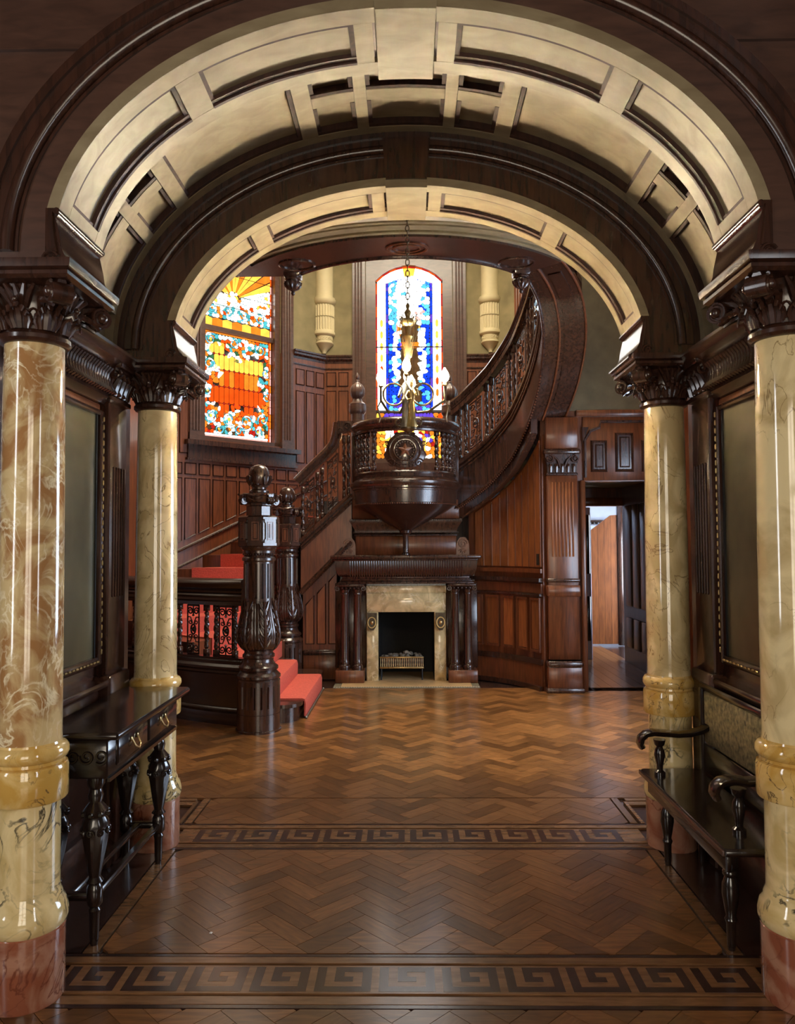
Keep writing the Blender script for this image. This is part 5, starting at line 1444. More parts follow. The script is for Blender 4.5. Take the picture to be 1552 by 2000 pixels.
# chimney breast behind
MB().box(XM-0.82, XM-0.36, FYB+0.0, FYB+0.09, 0, 1.40).box(XM+0.36, XM+0.82, FYB+0.0, FYB+0.09, 0, 1.40).box(XM-0.36, XM+0.36, FYB, FYB+0.09, 0.86, 1.40).obj('back_board', 'mahogany', fp, 0)
def side(s):
    X = lambda a, b: sorted((XM+s*a, XM+s*b))
    a, b = X(0.475, 0.80); MB().bbox(a, b, 8.68, FYB, 0.0065, 0.145, 0.006).obj('plinth', 'panel_wood', fp)
    a, b = X(0.46, 0.82); MB().bbox(a, b, 8.90, FYB, 0.145, 1.115, 0.006).obj('pier', 'mahogany', fp)
    for xx in (0.555, 0.70):
        c = MB().lathe([(0.062, 0.145), (0.062, 0.16), (0.066, 0.175), (0.06, 0.195), (0.05, 0.205), (0.056, 0.225), (0.05, 0.24), (0.046, 0.26), (0.045, 0.60), (0.041, 0.985), (0.048, 0.995), (0.048, 1.005), (0.044, 1.015), (0.056, 1.05)], 24, (XM+s*xx, 8.775, 0)).obj('colonnette', 'mahogany', fp)
    a, b = X(0.475, 0.79); cp = MB().bbox(a, b, 8.69, 8.93, 1.085, 1.115, 0.006).obj('capital', 'mahogany', fp)
    m = MB()
    for xx in (0.485, 0.775): m.spiral((XM+s*xx, 8.70, 1.062), (1 if xx > 0.6 else -1, 0, 0), (0,0,1), 0.030, 0.006, 1.5, 0.010, 1.2)
    for k in range(5): m.sphere((XM+s*(0.54+k*0.045), 8.70, 1.068), 0.013, 7, 5)
    m.obj('capital_scrolls', 'mahogany', cp)
mir(side)
# entablature: mouldings, fluted cushion frieze, shelf
for (hw, y0, z0, z1) in ((0.77, 8.70, 1.115, 1.135), (0.755, 8.72, 1.135, 1.155), (0.735, 8.69, 1.155, 1.172), (0.72, 8.70, 1.172, 1.20)):
    MB().bbox(XM-hw, XM+hw, y0, FYB, z0, z1, 0.006).obj('architrave', 'mahogany', fp)
prof = [(0.0, 1.195), (0.03, 1.20), (0.055, 1.23), (0.072, 1.28), (0.08, 1.34), (0.082, 1.375)]
rings = [[(XM-0.72-d, 8.72-d, z), (XM+0.72+d, 8.72-d, z), (XM+0.72+d, FYB, z), (XM-0.72-d, FYB, z)] for d, z in prof]
fz = MB().loft(rings).obj('frieze', 'mahogany', fp, 50)
rb = None
for k in range(48):
    x = XM-0.63 + k*1.26/47
    if rb is None:
        rb = MB().tube([(0, 8.718-d, z) for d, z in prof[1:]], 0.009, 6).obj('frieze_flute', 'mahogany', fz, local=True); rb.location = (x-XM, -8.9, 0)
    else: mesh_copy(rb, fz, (x-XM, -8.9, 0))
MB().bbox(XM-0.815, XM+0.815, 8.63, FYB, 1.375, 1.398, 0.008).obj('shelf_moulding', 'mahogany', fp)
MB().bbox(XM-0.845, XM+0.845, 8.60, FYB, 1.398, 1.44, 0.010).obj('shelf', 'mahogany', fp)
# marble surround
MB().bbox(XM-0.455, XM+0.455, 8.84, FYB, 0.785, 1.0, 0.005).obj('lintel', 'marble_fire', fp)
MB().bbox(XM-0.46, XM+0.46, 8.86, FYB, 1.0, 1.085, 0.004).obj('lintel_upper', 'marble_fire', fp)
def jamb(s):
    a, b = sorted((XM+s*0.32, XM+s*0.455)); MB().bbox(a, b, 8.84, FYB, 0.0, 0.785, 0.005).obj('jamb', 'marble_fire', fp)
    a, b = sorted((XM+s*0.335, XM+s*0.45))
    cx = (a+b)/2
    md = MB().prism([(a-cx, 0.10), (b-cx, 0.10), (b-cx, -0.02), (b-cx-0.012, -0.06), (0.02, -0.10), (-0.02, -0.10), (a-cx+0.012, -0.06), (a-cx, -0.02)], (cx, 8.84, 0.68), (1,0,0), (0,0,1), (0,-1,0), 0.03).obj('cast_medallion', 'dark_bronze', fp, 0)
    m = MB(); m.tube([(cx+0.045*math.cos(2*PI*i/16), 8.808, 0.67+0.06*math.sin(2*PI*i/16)) for i in range(16)], 0.007, 6, closed=True); m.sphere((cx, 8.81, 0.67), (0.02, 0.012, 0.025), 10, 7)
    m.obj('mask', 'brass', md)
mir(jamb)
fb = MB(); fb.box(XM-0.33, XM-0.32, 8.86, 9.5, 0, 0.80).box(XM+0.32, XM+0.33, 8.86, 9.5, 0, 0.80).box(XM-0.33, XM+0.33, 9.48, 9.5, 0, 0.80).box(XM-0.33, XM+0.33, 8.9, 9.5, 0.79, 0.80)
fb.obj('firebox', 'firebox', fp, 0)
MB().box(XM-0.32, XM+0.32, 8.86, 9.48, -0.012, 0.004).obj('firebox_floor', 'hearth_tile', fp, 0)
# overmantel stages behind the pulpit
MB().bbox(XM-0.585, XM+0.585, 8.93, 9.09, 1.44, 1.66, 0.006).obj('overmantel_block', 'panel_wood', fp)
for (hw, y0, z0, z1) in ((0.60, 8.91, 1.655, 1.675), (0.615, 8.90, 1.69, 1.705)): MB().bbox(XM-hw, XM+hw, y0, 9.09, z0, z1, 0.006).obj('overmantel_moulding', 'mahogany', fp)
rings = [[(XM-0.55-d, 8.93-d*0.8, z), (XM+0.55+d, 8.93-d*0.8, z), (XM+0.55+d, 9.09, z), (XM-0.55-d, 9.09, z)] for d, z in ((0.04, 1.70), (0.045, 1.735), (0.075, 1.79), (0.10, 1.825), (0.10, 1.845), (0.085, 1.855))]
MB().loft(rings).obj('overmantel_cornice', 'mahogany', fp, 30)
m = MB()
for k in range(54): m.sphere((XM-0.63+k*1.26/53, 8.848, 1.838), 0.009, 6, 4)
m.obj('bead_row', 'mahogany', fp)
MB().bbox(XM-0.62, XM+0.62, 8.93, 9.09, 1.852, 2.08, 0.006).obj('overmantel_top', 'panel_wood', fp)
def ears(s):
    m = MB(); x = XM+s*0.66
    m.prism([(-0.075, 0), (0.075, 0), (0.075, 0.11), (0.062, 0.16), (0.03, 0.20), (-0.03, 0.20), (-0.062, 0.16), (-0.075, 0.11)], (x, 8.93, 1.44), (1,0,0), (0,0,1), (0,-1,0), -0.06)
    c = m.obj('scroll_console', 'panel_wood', fp, 0)
    m = MB(); m.spiral((x, 8.928, 1.565), (s,0,0), (0,0,1), 0.058, 0.010, 1.7, 0.011, 0.0)
    for k in range(5):
        a = PI + PI*(k+0.5)/5; m.tube([(x, 8.928, 1.50), (x+0.05*math.cos(a), 8.922, 1.50+0.05*math.sin(a))], [0.013, 0.006], 6)
    m.obj('scroll', 'panel_wood', c)
mir(ears)
# hearth slab with a mosaic edge
hs_ = thing('hearth', 'tan tiled hearth slab with a mosaic border in front of the fireplace', 'hearth', (XM, 8.6, 0))
MB().bbox(XM-0.72, XM+0.72, 8.47, 8.838, -0.013, 0.006, 0.001).obj('slab', 'hearth_tile', hs_, 0)
MB().bbox(XM-0.80, XM+0.80, 8.42, 8.468, -0.013, 0.006, 0.001).obj('border', 'hearth_border', hs_, 0)
for s in (-1, 1):
    a, b = sorted((XM+s*0.722, XM+s*0.80)); MB().bbox(a, b, 8.47, 8.67, -0.013, 0.006, 0.001).obj('border', 'hearth_border', hs_, 0)
tl = None
for k in range(60):
    x = XM-0.785 + k*1.57/59
    if tl is None: tl = MB().box(-0.006, 0.006, 8.432, 8.446, 0.0055, 0.0075).obj('mosaic_piece', 'paper', hs_, 0, local=True); tl.location = (x-XM, -8.6, 0)
    else: mesh_copy(tl, hs_, (x-XM, -8.6, 0))
# electric fire basket
ef = thing('fire_basket', 'brass fire basket with imitation coals standing in the fireplace', 'fire basket', (XM-0.055, 8.98, 0.004))
ex0, ex1 = XM-0.31, XM+0.20
MB().bbox(ex0, ex1, 8.88, 9.10, 0.135, 0.155, 0.004).obj('tray', 'brass', ef); MB().bbox(ex0, ex1, 8.875, 8.90, 0.255, 0.272, 0.004).obj('top_rail', 'brass', ef)
MB().bbox(ex0+0.01, ex1-0.01, 8.91, 9.10, 0.155, 0.25, 0.004).obj('heater_box', 'iron', ef)
bar = None
for k in range(24):
    x = ex0+0.012 + k*(ex1-ex0-0.024)/23
    if bar is None: bar = MB().lathe([(0.004, 0.155), (0.007, 0.18), (0.004, 0.205), (0.007, 0.23), (0.004, 0.256)], 8).obj('basket_bar', 'brass', ef, local=True); bar.location = (x-XM+0.055, 8.887-8.98, -0.004)
    else: mesh_copy(bar, ef, (x-XM+0.055, 8.887-8.98, -0.004))
for x in (ex0+0.02, ex1-0.02):
    for y in (8.895, 9.085): MB().tube([(x, y, 0.004), (x, y, 0.137)], 0.008, 8).obj('foot', 'iron', ef)
rnd = random.Random(5)
for k in range(26):
    x = rnd.uniform(ex0+0.03, ex1-0.03); y = rnd.uniform(8.91, 9.07); z = 0.265 + 0.06*max(0, 1-abs(x-XM+0.055)/0.2)*rnd.random()
    m = MB(); r_ = rnd.uniform(0.022, 0.034); m.sphere((x, y, z), (r_, r_*0.8, r_*0.75), 7, 5)
    m.v = [(a+rnd.uniform(-.003, .003), b+rnd.uniform(-.003, .003), c+rnd.uniform(-.003, .003)) for a, b, c in m.v]; m.obj('coal', 'coal', ef, 0)

# ================================================================ PULPIT BALCONY over the mantel
pb = thing('pulpit_balcony', 'round dark wood pulpit balcony with a star medallion above the mantel', 'balcony', (XM, 8.85, 1.44))
PC = (XM, 8.85, 0); A0, A1 = PI-R(8), 2*PI+R(8)
def half(prof, nm, mat='mahogany', n=48, sm=40):
    return MB().lathe(prof, n, PC, A0, A1, cap=False).obj(nm, mat, pb, sm)
MB().lathe([(0.05, 1.44), (0.05, 1.455), (0.034, 1.47), (0.034, 1.66), (0.04, 1.675), (0.07, 1.69), (0.075, 1.72)], 24, (XM, 8.84, 0)).obj('support_post', 'mahogany', pb)
half([(0.07, 1.715), (0.10, 1.735), (0.20, 1.79), (0.33, 1.86), (0.45, 1.925), (0.535, 1.975), (0.575, 1.995)], 'bowl')
bd = half([(0.575, 1.993), (0.592, 2.0), (0.592, 2.012), (0.58, 2.02), (0.588, 2.10), (0.592, 2.15), (0.598, 2.155), (0.598, 2.168), (0.612, 2.178), (0.612, 2.195), (0.628, 2.21), (0.635, 2.235), (0.635, 2.25), (0.60, 2.268), (0.595, 2.285), (0.57, 2.30), (0.565, 2.36)], 'drum')
m = MB()
for k in range(80):
    a = A0 + (A1-A0)*k/79; m.sphere((XM+0.592*math.cos(a), 8.85+0.592*math.sin(a), 2.006), 0.007, 5, 4)
m.obj('bead_row', 'panel_wood', bd)
half([(0.53, 2.335), (0.585, 2.335), (0.59, 2.35), (0.58, 2.365), (0.53, 2.365)], 'base_rail'); half([(0.0, 2.08), (0.575, 2.08), (0.575, 2.095), (0.0, 2.095)], 'balcony_floor')
half([(0.53, 2.80), (0.59, 2.80), (0.595, 2.82), (0.585, 2.835), (0.605, 2.855), (0.625, 2.87), (0.635, 2.895), (0.63, 2.92), (0.605, 2.942), (0.56, 2.95), (0.52, 2.94), (0.50, 2.90), (0.51, 2.86), (0.53, 2.845)], 'handrail')
for k, ang in enumerate((182, 190, 206, 214, 222, 232, 308, 318, 326, 334, 350, 358)):
    a = R(ang); x, y = XM+0.56*math.cos(a), 8.85+0.56*math.sin(a); put_baluster(pb, x, y, 2.362, 0.44, a)
for ang in (198, 342):
    a = R(ang); scroll_panel(pb, (XM+0.56*math.cos(a), 8.85+0.56*math.sin(a), 2.58), (-math.sin(a), math.cos(a), 0), (0,0,1), 0.11, 0.42, (math.cos(a), math.sin(a), 0))
for ang in (176, 364):
    a = R(ang); x, y = XM+0.575*math.cos(a), 8.85+0.575*math.sin(a); MB().bbox(x-0.045, x+0.045, y-0.045, y+0.045, 2.27, 2.82, 0.008).obj('corner_post', 'mahogany', pb)
# star medallion panel
sh = [(0.245*math.cos(a)*(1 if math.sin(a) < 0 else 0.86), 0.20*math.sin(a)) for a in [2*PI*i/28 for i in range(28)]]
def on_drum(u, v, d=0.0):
    a = 1.5*PI + u/0.57; return (XM+(0.565+d)*math.cos(a), 8.85+(0.565+d)*math.sin(a), 2.58+v)
m = MB(); m.loft([[on_drum(u*k, v*k, d) for u, v in sh] for k, d in ((1.0, -0.012), (1.0, 0.012), (0.9, 0.020), (0.02, 0.020))])
md = m.obj('medallion_panel', 'mahogany', pb, 30)
m = MB()
m.tube([on_drum(0.115*math.cos(2*PI*i/32), 0.115*math.sin(2*PI*i/32), 0.028) for i in range(32)], 0.010, 6, closed=True)
m.tube([on_drum(0.165*math.cos(2*PI*i/32), 0.16*math.sin(2*PI*i/32), 0.022) for i in range(32)], 0.007, 6, closed=True)
for i in range(20):
    a = 2*PI*i/20; m.sphere(on_drum(0.092*math.cos(a), 0.092*math.sin(a), 0.026), 0.013, 6, 4)
m.obj('wreath', 'mahogany', md)
m = MB(); star = []
for i in range(10):
    a = PI/2 + PI*i/5; r_ = 0.078 if i % 2 == 0 else 0.034; star.append((r_*math.cos(a), r_*math.sin(a)))
m.loft([[on_drum(u, v, 0.020) for u, v in star], [on_drum(u, v, 0.030) for u, v in star], [on_drum(u*0.05, v*0.05, 0.045) for u, v in star]]); m.obj('star', 'panel_wood', md, 10)
m = MB()
for s in (-1, 1):
    for (u, v, r_) in ((0.15, -0.14, 0.05), (0.07, -0.16, 0.035), (0.08, 0.155, 0.035), (0.19, 0.07, 0.03)):
        c = Vector(on_drum(s*u, v, 0.024)); a = 1.5*PI + s*u/0.57; m.spiral(c, (-math.sin(a)*s, math.cos(a)*s, 0), (0,0,1), r_, 0.006, 1.5, 0.008, 0.5)
m.obj('scroll', 'mahogany', md)
# turned finial posts where the balustrades meet the pulpit
for k, (x, zt, lab) in enumerate(((-0.60, 0.0, 'turned finial post with ribbed ball left of the pulpit'), (0.505, -0.03, 'turned finial post with ribbed ball right of the pulpit, half lost in lamp glare'))):
    t = thing('finial_post', lab, 'post', (x, 9.12, 2.08), 'pulpit finial posts')
    MB().lathe([(0.085, 2.0815), (0.085, 2.25), (0.075, 2.27), (0.078, 3.08+zt), (0.082, 3.12+zt)], 16, (x, 9.12, 0)).obj('shaft', 'mahogany_face', t)
    MB().lathe([(0.078, 3.11+zt), (0.10, 3.14+zt), (0.105, 3.17+zt), (0.10, 3.22+zt), (0.104, 3.235+zt), (0.085, 3.25+zt), (0.06, 3.27+zt), (0.05, 3.30+zt)], 28, (x, 9.12, 0)).obj('cap', 'mahogany_face', t)
    MB().lathe([(0.05, 3.30+zt), (0.078, 3.335+zt), (0.089, 3.385+zt), (0.083, 3.43+zt), (0.06, 3.47+zt), (0.025, 3.495+zt), (0.02, 3.51+zt)], 60, (x, 9.12, 0), mod=lambda r, z, a: r*(1+0.035*math.cos(15*a))).obj('ball', 'mahogany_face', t)
    MB().lathe([(0.012, 3.505+zt), (0.024, 3.52+zt), (0.012, 3.535+zt), (0.022, 3.55+zt), (0.024, 3.57+zt), (0.012, 3.60+zt), (0.003, 3.62+zt)], 16, (x, 9.12, 0)).obj('tip', 'mahogany_face', t)

# ================================================================ MARBLE COLUMNS
def column(label, loc):
    t = thing('marble_column', label, 'column', loc, 'marble columns')
    mk = lambda mb, nm, mt, sm=40, par=None: mb.obj(nm, mt, par or t, sm, local=True)
    mk(MB().lathe([(0.126, 0), (0.128, 0.006), (0.128, 0.238), (0.124, 0.242)], 64), 'plinth', 'marble_rose')
    mk(MB().lathe([(0.122, 0.24), (0.132, 0.25), (0.137, 0.27), (0.136, 0.29), (0.128, 0.318), (0.116, 0.335), (0.116, 0.345), (0.109, 0.36), (0.108, 0.367)], 64), 'base', 'marble_cream')
    mk(MB().lathe([(0.108, 0.365), (0.107, 0.50), (0.107, 0.66), (0.110, 0.675)], 64), 'drum', 'marble_cream')
    mk(MB().lathe([(0.108, 0.672), (0.127, 0.675), (0.131, 0.682), (0.131, 0.785), (0.127, 0.795), (0.115, 0.80)], 64), 'band', 'marble_yellow')
    mk(MB().lathe([(0.116, 0.798), (0.120, 0.802), (0.119, 0.812), (0.128, 0.818), (0.133, 0.833), (0.131, 0.85), (0.122, 0.862), (0.112, 0.866), (0.110, 0.874)], 64), 'torus', 'marble_yellow')
    mk(MB().lathe([(0.110, 0.872), (0.108, 0.90), (0.108, 1.2), (0.1065, 1.6), (0.103, 2.0), (0.100, 2.268)], 64), 'shaft', 'marble_shaft_pale')
    cp = mk(MB().lathe([(0.100, 2.262), (0.112, 2.266), (0.121, 2.276), (0.121, 2.29), (0.110, 2.302), (0.103, 2.308), (0.104, 2.35), (0.110, 2.39), (0.125, 2.425), (0.15, 2.45), (0.152, 2.456)], 48), 'capital', 'mahogany')
    m = MB()
    for k in range(8):                                       # lower ring of acanthus leaves with curled tips
        a = 2*PI*k/8; n = Vector((math.cos(a), math.sin(a), 0)); tx = Vector((-math.sin(a), math.cos(a), 0))
        for o_, w, h in ((0, 0.018, 0.075), (0.024, 0.013, 0.06), (-0.024, 0.013, 0.06), (0.038, 0.009, 0.045), (-0.038, 0.009, 0.045)):
            z0 = 2.308
            m.tube([n*0.103 + tx*o_*0.7 + Vector((0,0,z0)), n*0.112 + tx*o_ + Vector((0,0,z0+h*0.5)), n*0.125 + tx*o_*1.05 + Vector((0,0,z0+h*0.9)), n*0.145 + tx*o_ + Vector((0,0,z0+h)), n*0.148 + tx*o_*0.9 + Vector((0,0,z0+h-0.015))], [w*0.9, w, w*0.85, w*0.7, w*0.4], 7)
        # eye between leaves
        b_ = a + PI/8; n2 = Vector((math.cos(b_), math.sin(b_), 0)); t2 = Vector((-math.sin(b_), math.cos(b_), 0))
        m.tube([n2*0.112 + t2*0.016*math.cos(2*PI*i/12) + Vector((0,0,2.35+0.026*math.sin(2*PI*i/12))) for i in range(12)], 0.0045, 5, closed=True)
    mk(m, 'acanthus_leaf', 'mahogany', par=cp)
    for k in range(4):                                       # corner volutes
        a = PI/4 + PI/2*k; n = Vector((math.cos(a), math.sin(a), 0)); tx = Vector((-math.sin(a), math.cos(a), 0))
        m = MB()
        m.tube([n*0.10 + Vector((0,0,2.345)), n*0.125 + Vector((0,0,2.40)), n*0.165 + Vector((0,0,2.435)), n*0.215 + Vector((0,0,2.448)), n*0.245 + Vector((0,0,2.44))], [0.024, 0.022, 0.020, 0.018, 0.016], 8)
        m.tube([n*0.228 - tx*0.034 + Vector((0,0,2.408)), n*0.228 + tx*0.034 + Vector((0,0,2.408))], [0.037, 0.037], 16)
        for s in (-1, 1):
            m.sphere(tuple(n*0.228 + tx*s*0.036 + Vector((0,0,2.408))), 0.020, 10, 7)
            m.spiral(n*0.226 + tx*s*0.034 + Vector((0,0,2.408)), n, (0,0,1), 0.036, 0.020, 1.0, 0.007, 1.2)
            m.tube([n*0.11 + tx*s*0.02 + Vector((0,0,2.36)), n*0.15 + tx*s*0.035 + Vector((0,0,2.40)), n*0.20 + tx*s*0.03 + Vector((0,0,2.385)), n*0.225 + tx*s*0.02 + Vector((0,0,2.365))], [0.012, 0.014, 0.011, 0.006], 6)
        mk(m, 'volute', 'mahogany', par=cp)
    m = MB()
    for k in range(4):                                       # flame leaves mid-face
        a = PI/2*k; n = Vector((math.cos(a), math.sin(a), 0)); tx = Vector((-math.sin(a), math.cos(a), 0))
        for o_ in (-0.05, -0.025, 0, 0.025, 0.05):
            m.tube([n*0.112 + tx*o_*0.4 + Vector((0,0,2.38)), n*0.13 + tx*o_*0.8 + Vector((0,0,2.42)), n*0.155 + tx*o_*1.4 + Vector((0,0,2.448))], [0.010, 0.013, 0.006], 6)
        m.sphere(tuple(n*0.15 + Vector((0,0,2.395))), 0.012, 8, 6)
    mk(m, 'fleuron', 'mahogany', par=cp)
    ab = MB()
    ab.loft([[(-h, -h, z), (h, -h, z), (h, h, z), (-h, h, z)] for h, z in ((0.165, 2.448), (0.19, 2.452), (0.205, 2.462), (0.205, 2.474), (0.196, 2.478), (0.215, 2.484), (0.218, 2.50), (0.218, 2.512))])
    mk(ab, 'abacus', 'mahogany', 20)
    return t
c1 = column('brown veined marble column beside the console table, nearest on the left', (-1.335, 2.71, 0))
def set_mat(root, part, mat):
    for ch in bpy.data.objects:
        if ch.parent == root and ch.name.split('.')[0] == part:
            ch.material_slots[0].link = 'OBJECT'; ch.material_slots[0].material = MATS[mat]
for loc, lab in (((1.337, 2.71, 0), 'pale veined marble column at the right edge, in front of the bench'),
                 ((-1.335, 4.06, 0), 'pale marble column beyond the console table, left of the stair'),
                 ((1.355, 4.06, 0), 'pale green-cream marble column behind the bench, right of the doorway')):
    c = copy_tree(c1); c.location = loc; c['label'] = lab; OFF[c.name] = loc
set_mat(c1, 'shaft', 'marble_shaft_brown')

# ================================================================ MIRRORS set in the passage walls
for s, lab in ((-1, 'tall dim mirror with beaded frame on the left wall between the columns'), (1, 'tall dim mirror with beaded frame on the right wall above the bench')):
    t = thing('wall_mirror', lab, 'mirror', (s*1.52, 3.35, 1.0), 'passage mirrors')
    X = lambda a, b: sorted((s*a, s*b))
    x = X(1.515, 1.528); MB().box(x[0], x[1], 3.0, 3.70, 1.02, 2.19).obj('mirror_glass', 'mirror_old', t, 0)
    fr_ = MB(); x = X(1.49, 1.529)
    fr_.bbox(x[0], x[1], 2.965, 3.0, 0.98, 2.215, 0.006).bbox(x[0], x[1], 3.70, 3.74, 0.98, 2.215, 0.006).bbox(x[0], x[1], 3.0, 3.70, 0.98, 1.02, 0.006).bbox(x[0], x[1], 3.0, 3.70, 2.19, 2.215, 0.006)
    f_ = fr_.obj('frame', 'mahogany', t)
    m = MB()
    for k in range(30):
        z = 1.03 + k*0.039; x = X(1.484, 1.492); m.bbox(x[0], x[1], 3.715, 3.725, z, z+0.026, 0.003)
    for k in range(18):
        y = 3.02 + k*0.038; x = X(1.484, 1.492); m.bbox(x[0], x[1], y, y+0.026, 0.995, 1.005, 0.003)
    m.obj('beading', 'gilt', f_)
    x = X(1.508, 1.516)
    for a, b in ((3.0, 3.012), (3.688, 3.70)): MB().box(x[0], x[1], a, b, 1.02, 2.19).obj('slip', 'iron', f_, 0)

# ================================================================ CONSOLE TABLE (left)
ct = thing('console_table', 'dark carved console table with brass drawer pulls against the left wall', 'table', (-1.30, 3.43, 0))
TZ = 0.84
MB().bbox(-1.445, -1.11, 2.945, 3.912, TZ-0.028, TZ, 0.008).obj('table_top', 'ebony', ct)
ap = MB().bbox(-1.43, -1.165, 2.985, 3.875, TZ-0.185, TZ-0.028, 0.006).obj('apron', 'ebony', ct)
m = MB()
for k in range(5):
    x = -1.41 + k*0.055; m.spiral((x, 2.982, TZ-0.10), (1,0,0), (0,0,1), 0.03, 0.006, 1.4, 0.006, k)
m.obj('carving', 'ebony', ap)
for k in range(2):
    y0 = 3.07 + k*0.37
    dr = MB().bbox(-1.172, -1.155, y0, y0+0.345, TZ-0.155, TZ-0.05, 0.006).obj('drawer', 'ebony', ct)
    m = MB(); yc = y0+0.17
    m.tube([(-1.150, yc-0.035, TZ-0.085), (-1.135, yc-0.03, TZ-0.115), (-1.13, yc, TZ-0.13), (-1.135, yc+0.03, TZ-0.115), (-1.150, yc+0.035, TZ-0.085)], 0.004, 7)
    for dy in (-0.035, 0.035): m.sphere((-1.152, yc+dy, TZ-0.085), (0.006, 0.012, 0.012), 8, 6)
    m.obj('drawer_pull', 'brass', dr)
MB().box(-1.17, -1.16, 3.0, 3.86, TZ-0.20, TZ-0.185).obj('apron_bead', 'ebony', ct)
leg = [(0.0, 0.0), (0.014, 0.0), (0.018, 0.03), (0.02, 0.12), (0.024, 0.135), (0.018, 0.145), (0.03, 0.16), (0.03, 0.22), (0.022, 0.235), (0.034, 0.245), (0.022, 0.262), (0.03, 0.30), (0.05, 0.43), (0.052, 0.47), (0.04, 0.495), (0.045, 0.505), (0.048, 0.52), (0.036, 0.535), (0.024, 0.55), (0.03, 0.575), (0.022, 0.60), (0.034, 0.62), (0.034, 0.656)]
l0 = None
for (x, y) in ((-1.235, 3.05), (-1.235, 3.82), (-1.395, 3.05), (-1.395, 3.82)):
    if l0 is None:
        l0 = MB().lathe(leg, 24, mod=lambda r, z, a: r*(1+0.06*math.cos(8*a)) if 0.28 < z < 0.49 else r).obj('leg', 'ebony', ct, local=True); o = l0
        m = MB()
        for k in range(8):
            a = 2*PI*k/8; m.spiral((0.052*math.cos(a), 0.052*math.sin(a), 0.44), (-math.sin(a), math.cos(a), 0), (0,0,1), 0.016, 0.004, 1.3, 0.005, k)
            m.sphere((0.047*math.cos(a), 0.047*math.sin(a), 0.508), 0.012, 6, 5)
        lc = m.obj('leaf_carving', 'ebony', l0, local=True)
    else:
        o = l0.copy(); COL.objects.link(o); q = lc.copy(); COL.objects.link(q); q.parent = o
    o.location = (x+1.30, y-3.43, 0)
for y in (3.05, 3.82): MB().bbox(-1.385, -1.25, y-0.014, y+0.014, 0.17, 0.20, 0.005).obj('stretcher', 'ebony', ct)
MB().bbox(-1.35, -1.32, 3.05, 3.82, 0.172, 0.198, 0.005).obj('stretcher', 'ebony', ct)
MB().bbox(-1.25, -1.222, 3.07, 3.80, 0.175, 0.20, 0.005).obj('stretcher', 'ebony', ct)

# ================================================================ BENCH (right)
bn = thing('hall_bench', 'dark wooden hall bench with scrolled arms against the right wall', 'bench', (1.33, 3.4, 0))
MB().bbox(1.15, 1.44, 2.88, 3.908, 0.40, 0.43, 0.008).obj('seat', 'ebony', bn)
ap = MB().bbox(1.175, 1.20, 2.93, 3.87, 0.325, 0.40, 0.005).obj('apron', 'ebony', bn)
MB().bbox(1.143, 1.152, 2.88, 3.908, 0.404, 0.426, 0.003).obj('seat_edge', 'mahogany_face', bn)
lg = [(0.013, 0.0), (0.016, 0.02), (0.018, 0.10), (0.024, 0.115), (0.018, 0.13), (0.024, 0.16), (0.032, 0.21), (0.03, 0.25), (0.02, 0.275), (0.028, 0.285), (0.028, 0.295), (0.02, 0.305), (0.032, 0.32), (0.032, 0.40)]
l0 = None
for (x, y) in ((1.225, 3.02), (1.245, 3.80), (1.41, 3.02), (1.41, 3.80)):
    if l0 is None: l0 = MB().lathe(lg, 20).obj('leg', 'ebony', bn, local=True); o = l0
    else: o = l0.copy(); COL.objects.link(o)
    o.location = (x-1.33, y-3.4, 0)
sp = [(0.026, 0.43), (0.026, 0.445), (0.014, 0.455), (0.016, 0.48), (0.027, 0.525), (0.022, 0.55), (0.014, 0.565), (0.024, 0.575), (0.03, 0.60)]
for (y, xs) in ((3.045, 1.275), (3.80, 1.215)):
    MB().lathe(sp, 20, (xs, y, 0)).obj('arm_spindle', 'ebony', bn)
    m = MB(); frs = []
    pts = [(1.455, 0.662), (1.42, 0.642), (1.36, 0.628), (1.30, 0.624), (xs+0.02, 0.630), (xs-0.03, 0.634), (xs-0.065, 0.626), (xs-0.088, 0.606), (xs-0.094, 0.58), (xs-0.086, 0.562)]
    for i, (x, z) in enumerate(pts):
        a, b = pts[max(i-1, 0)], pts[min(i+1, len(pts)-1)]; tx, tz = b[0]-a[0], b[1]-a[1]; l = math.hypot(tx, tz); tx, tz = tx/l, tz/l
        frs.append(((x, y, z), (0, 1, 0), (-tz, 0, tx)))
    m.sweep([(-0.036, -0.010), (-0.034, 0.006), (-0.022, 0.014), (0.022, 0.014), (0.034, 0.006), (0.036, -0.010), (0.02, -0.014), (-0.02, -0.014)], frs); m.obj('arm', 'ebony', bn, 50)
for y in (2.93, 3.86): MB().bbox(1.435, 1.475, y-0.02, y+0.02, 0.0, 0.84, 0.006).obj('back_post', 'ebony', bn)
MB().bbox(1.44, 1.47, 2.91, 3.88, 0.83, 0.866, 0.006).obj('crest_rail', 'ebony', bn)
MB().bbox(1.445, 1.468, 2.96, 3.83, 0.58, 0.83, 0.006).obj('back_panel', 'tapestry', bn)
MB().bbox(1.44, 1.47, 2.96, 3.83, 0.44, 0.575, 0.006).obj('lower_rail', 'ebony', bn)

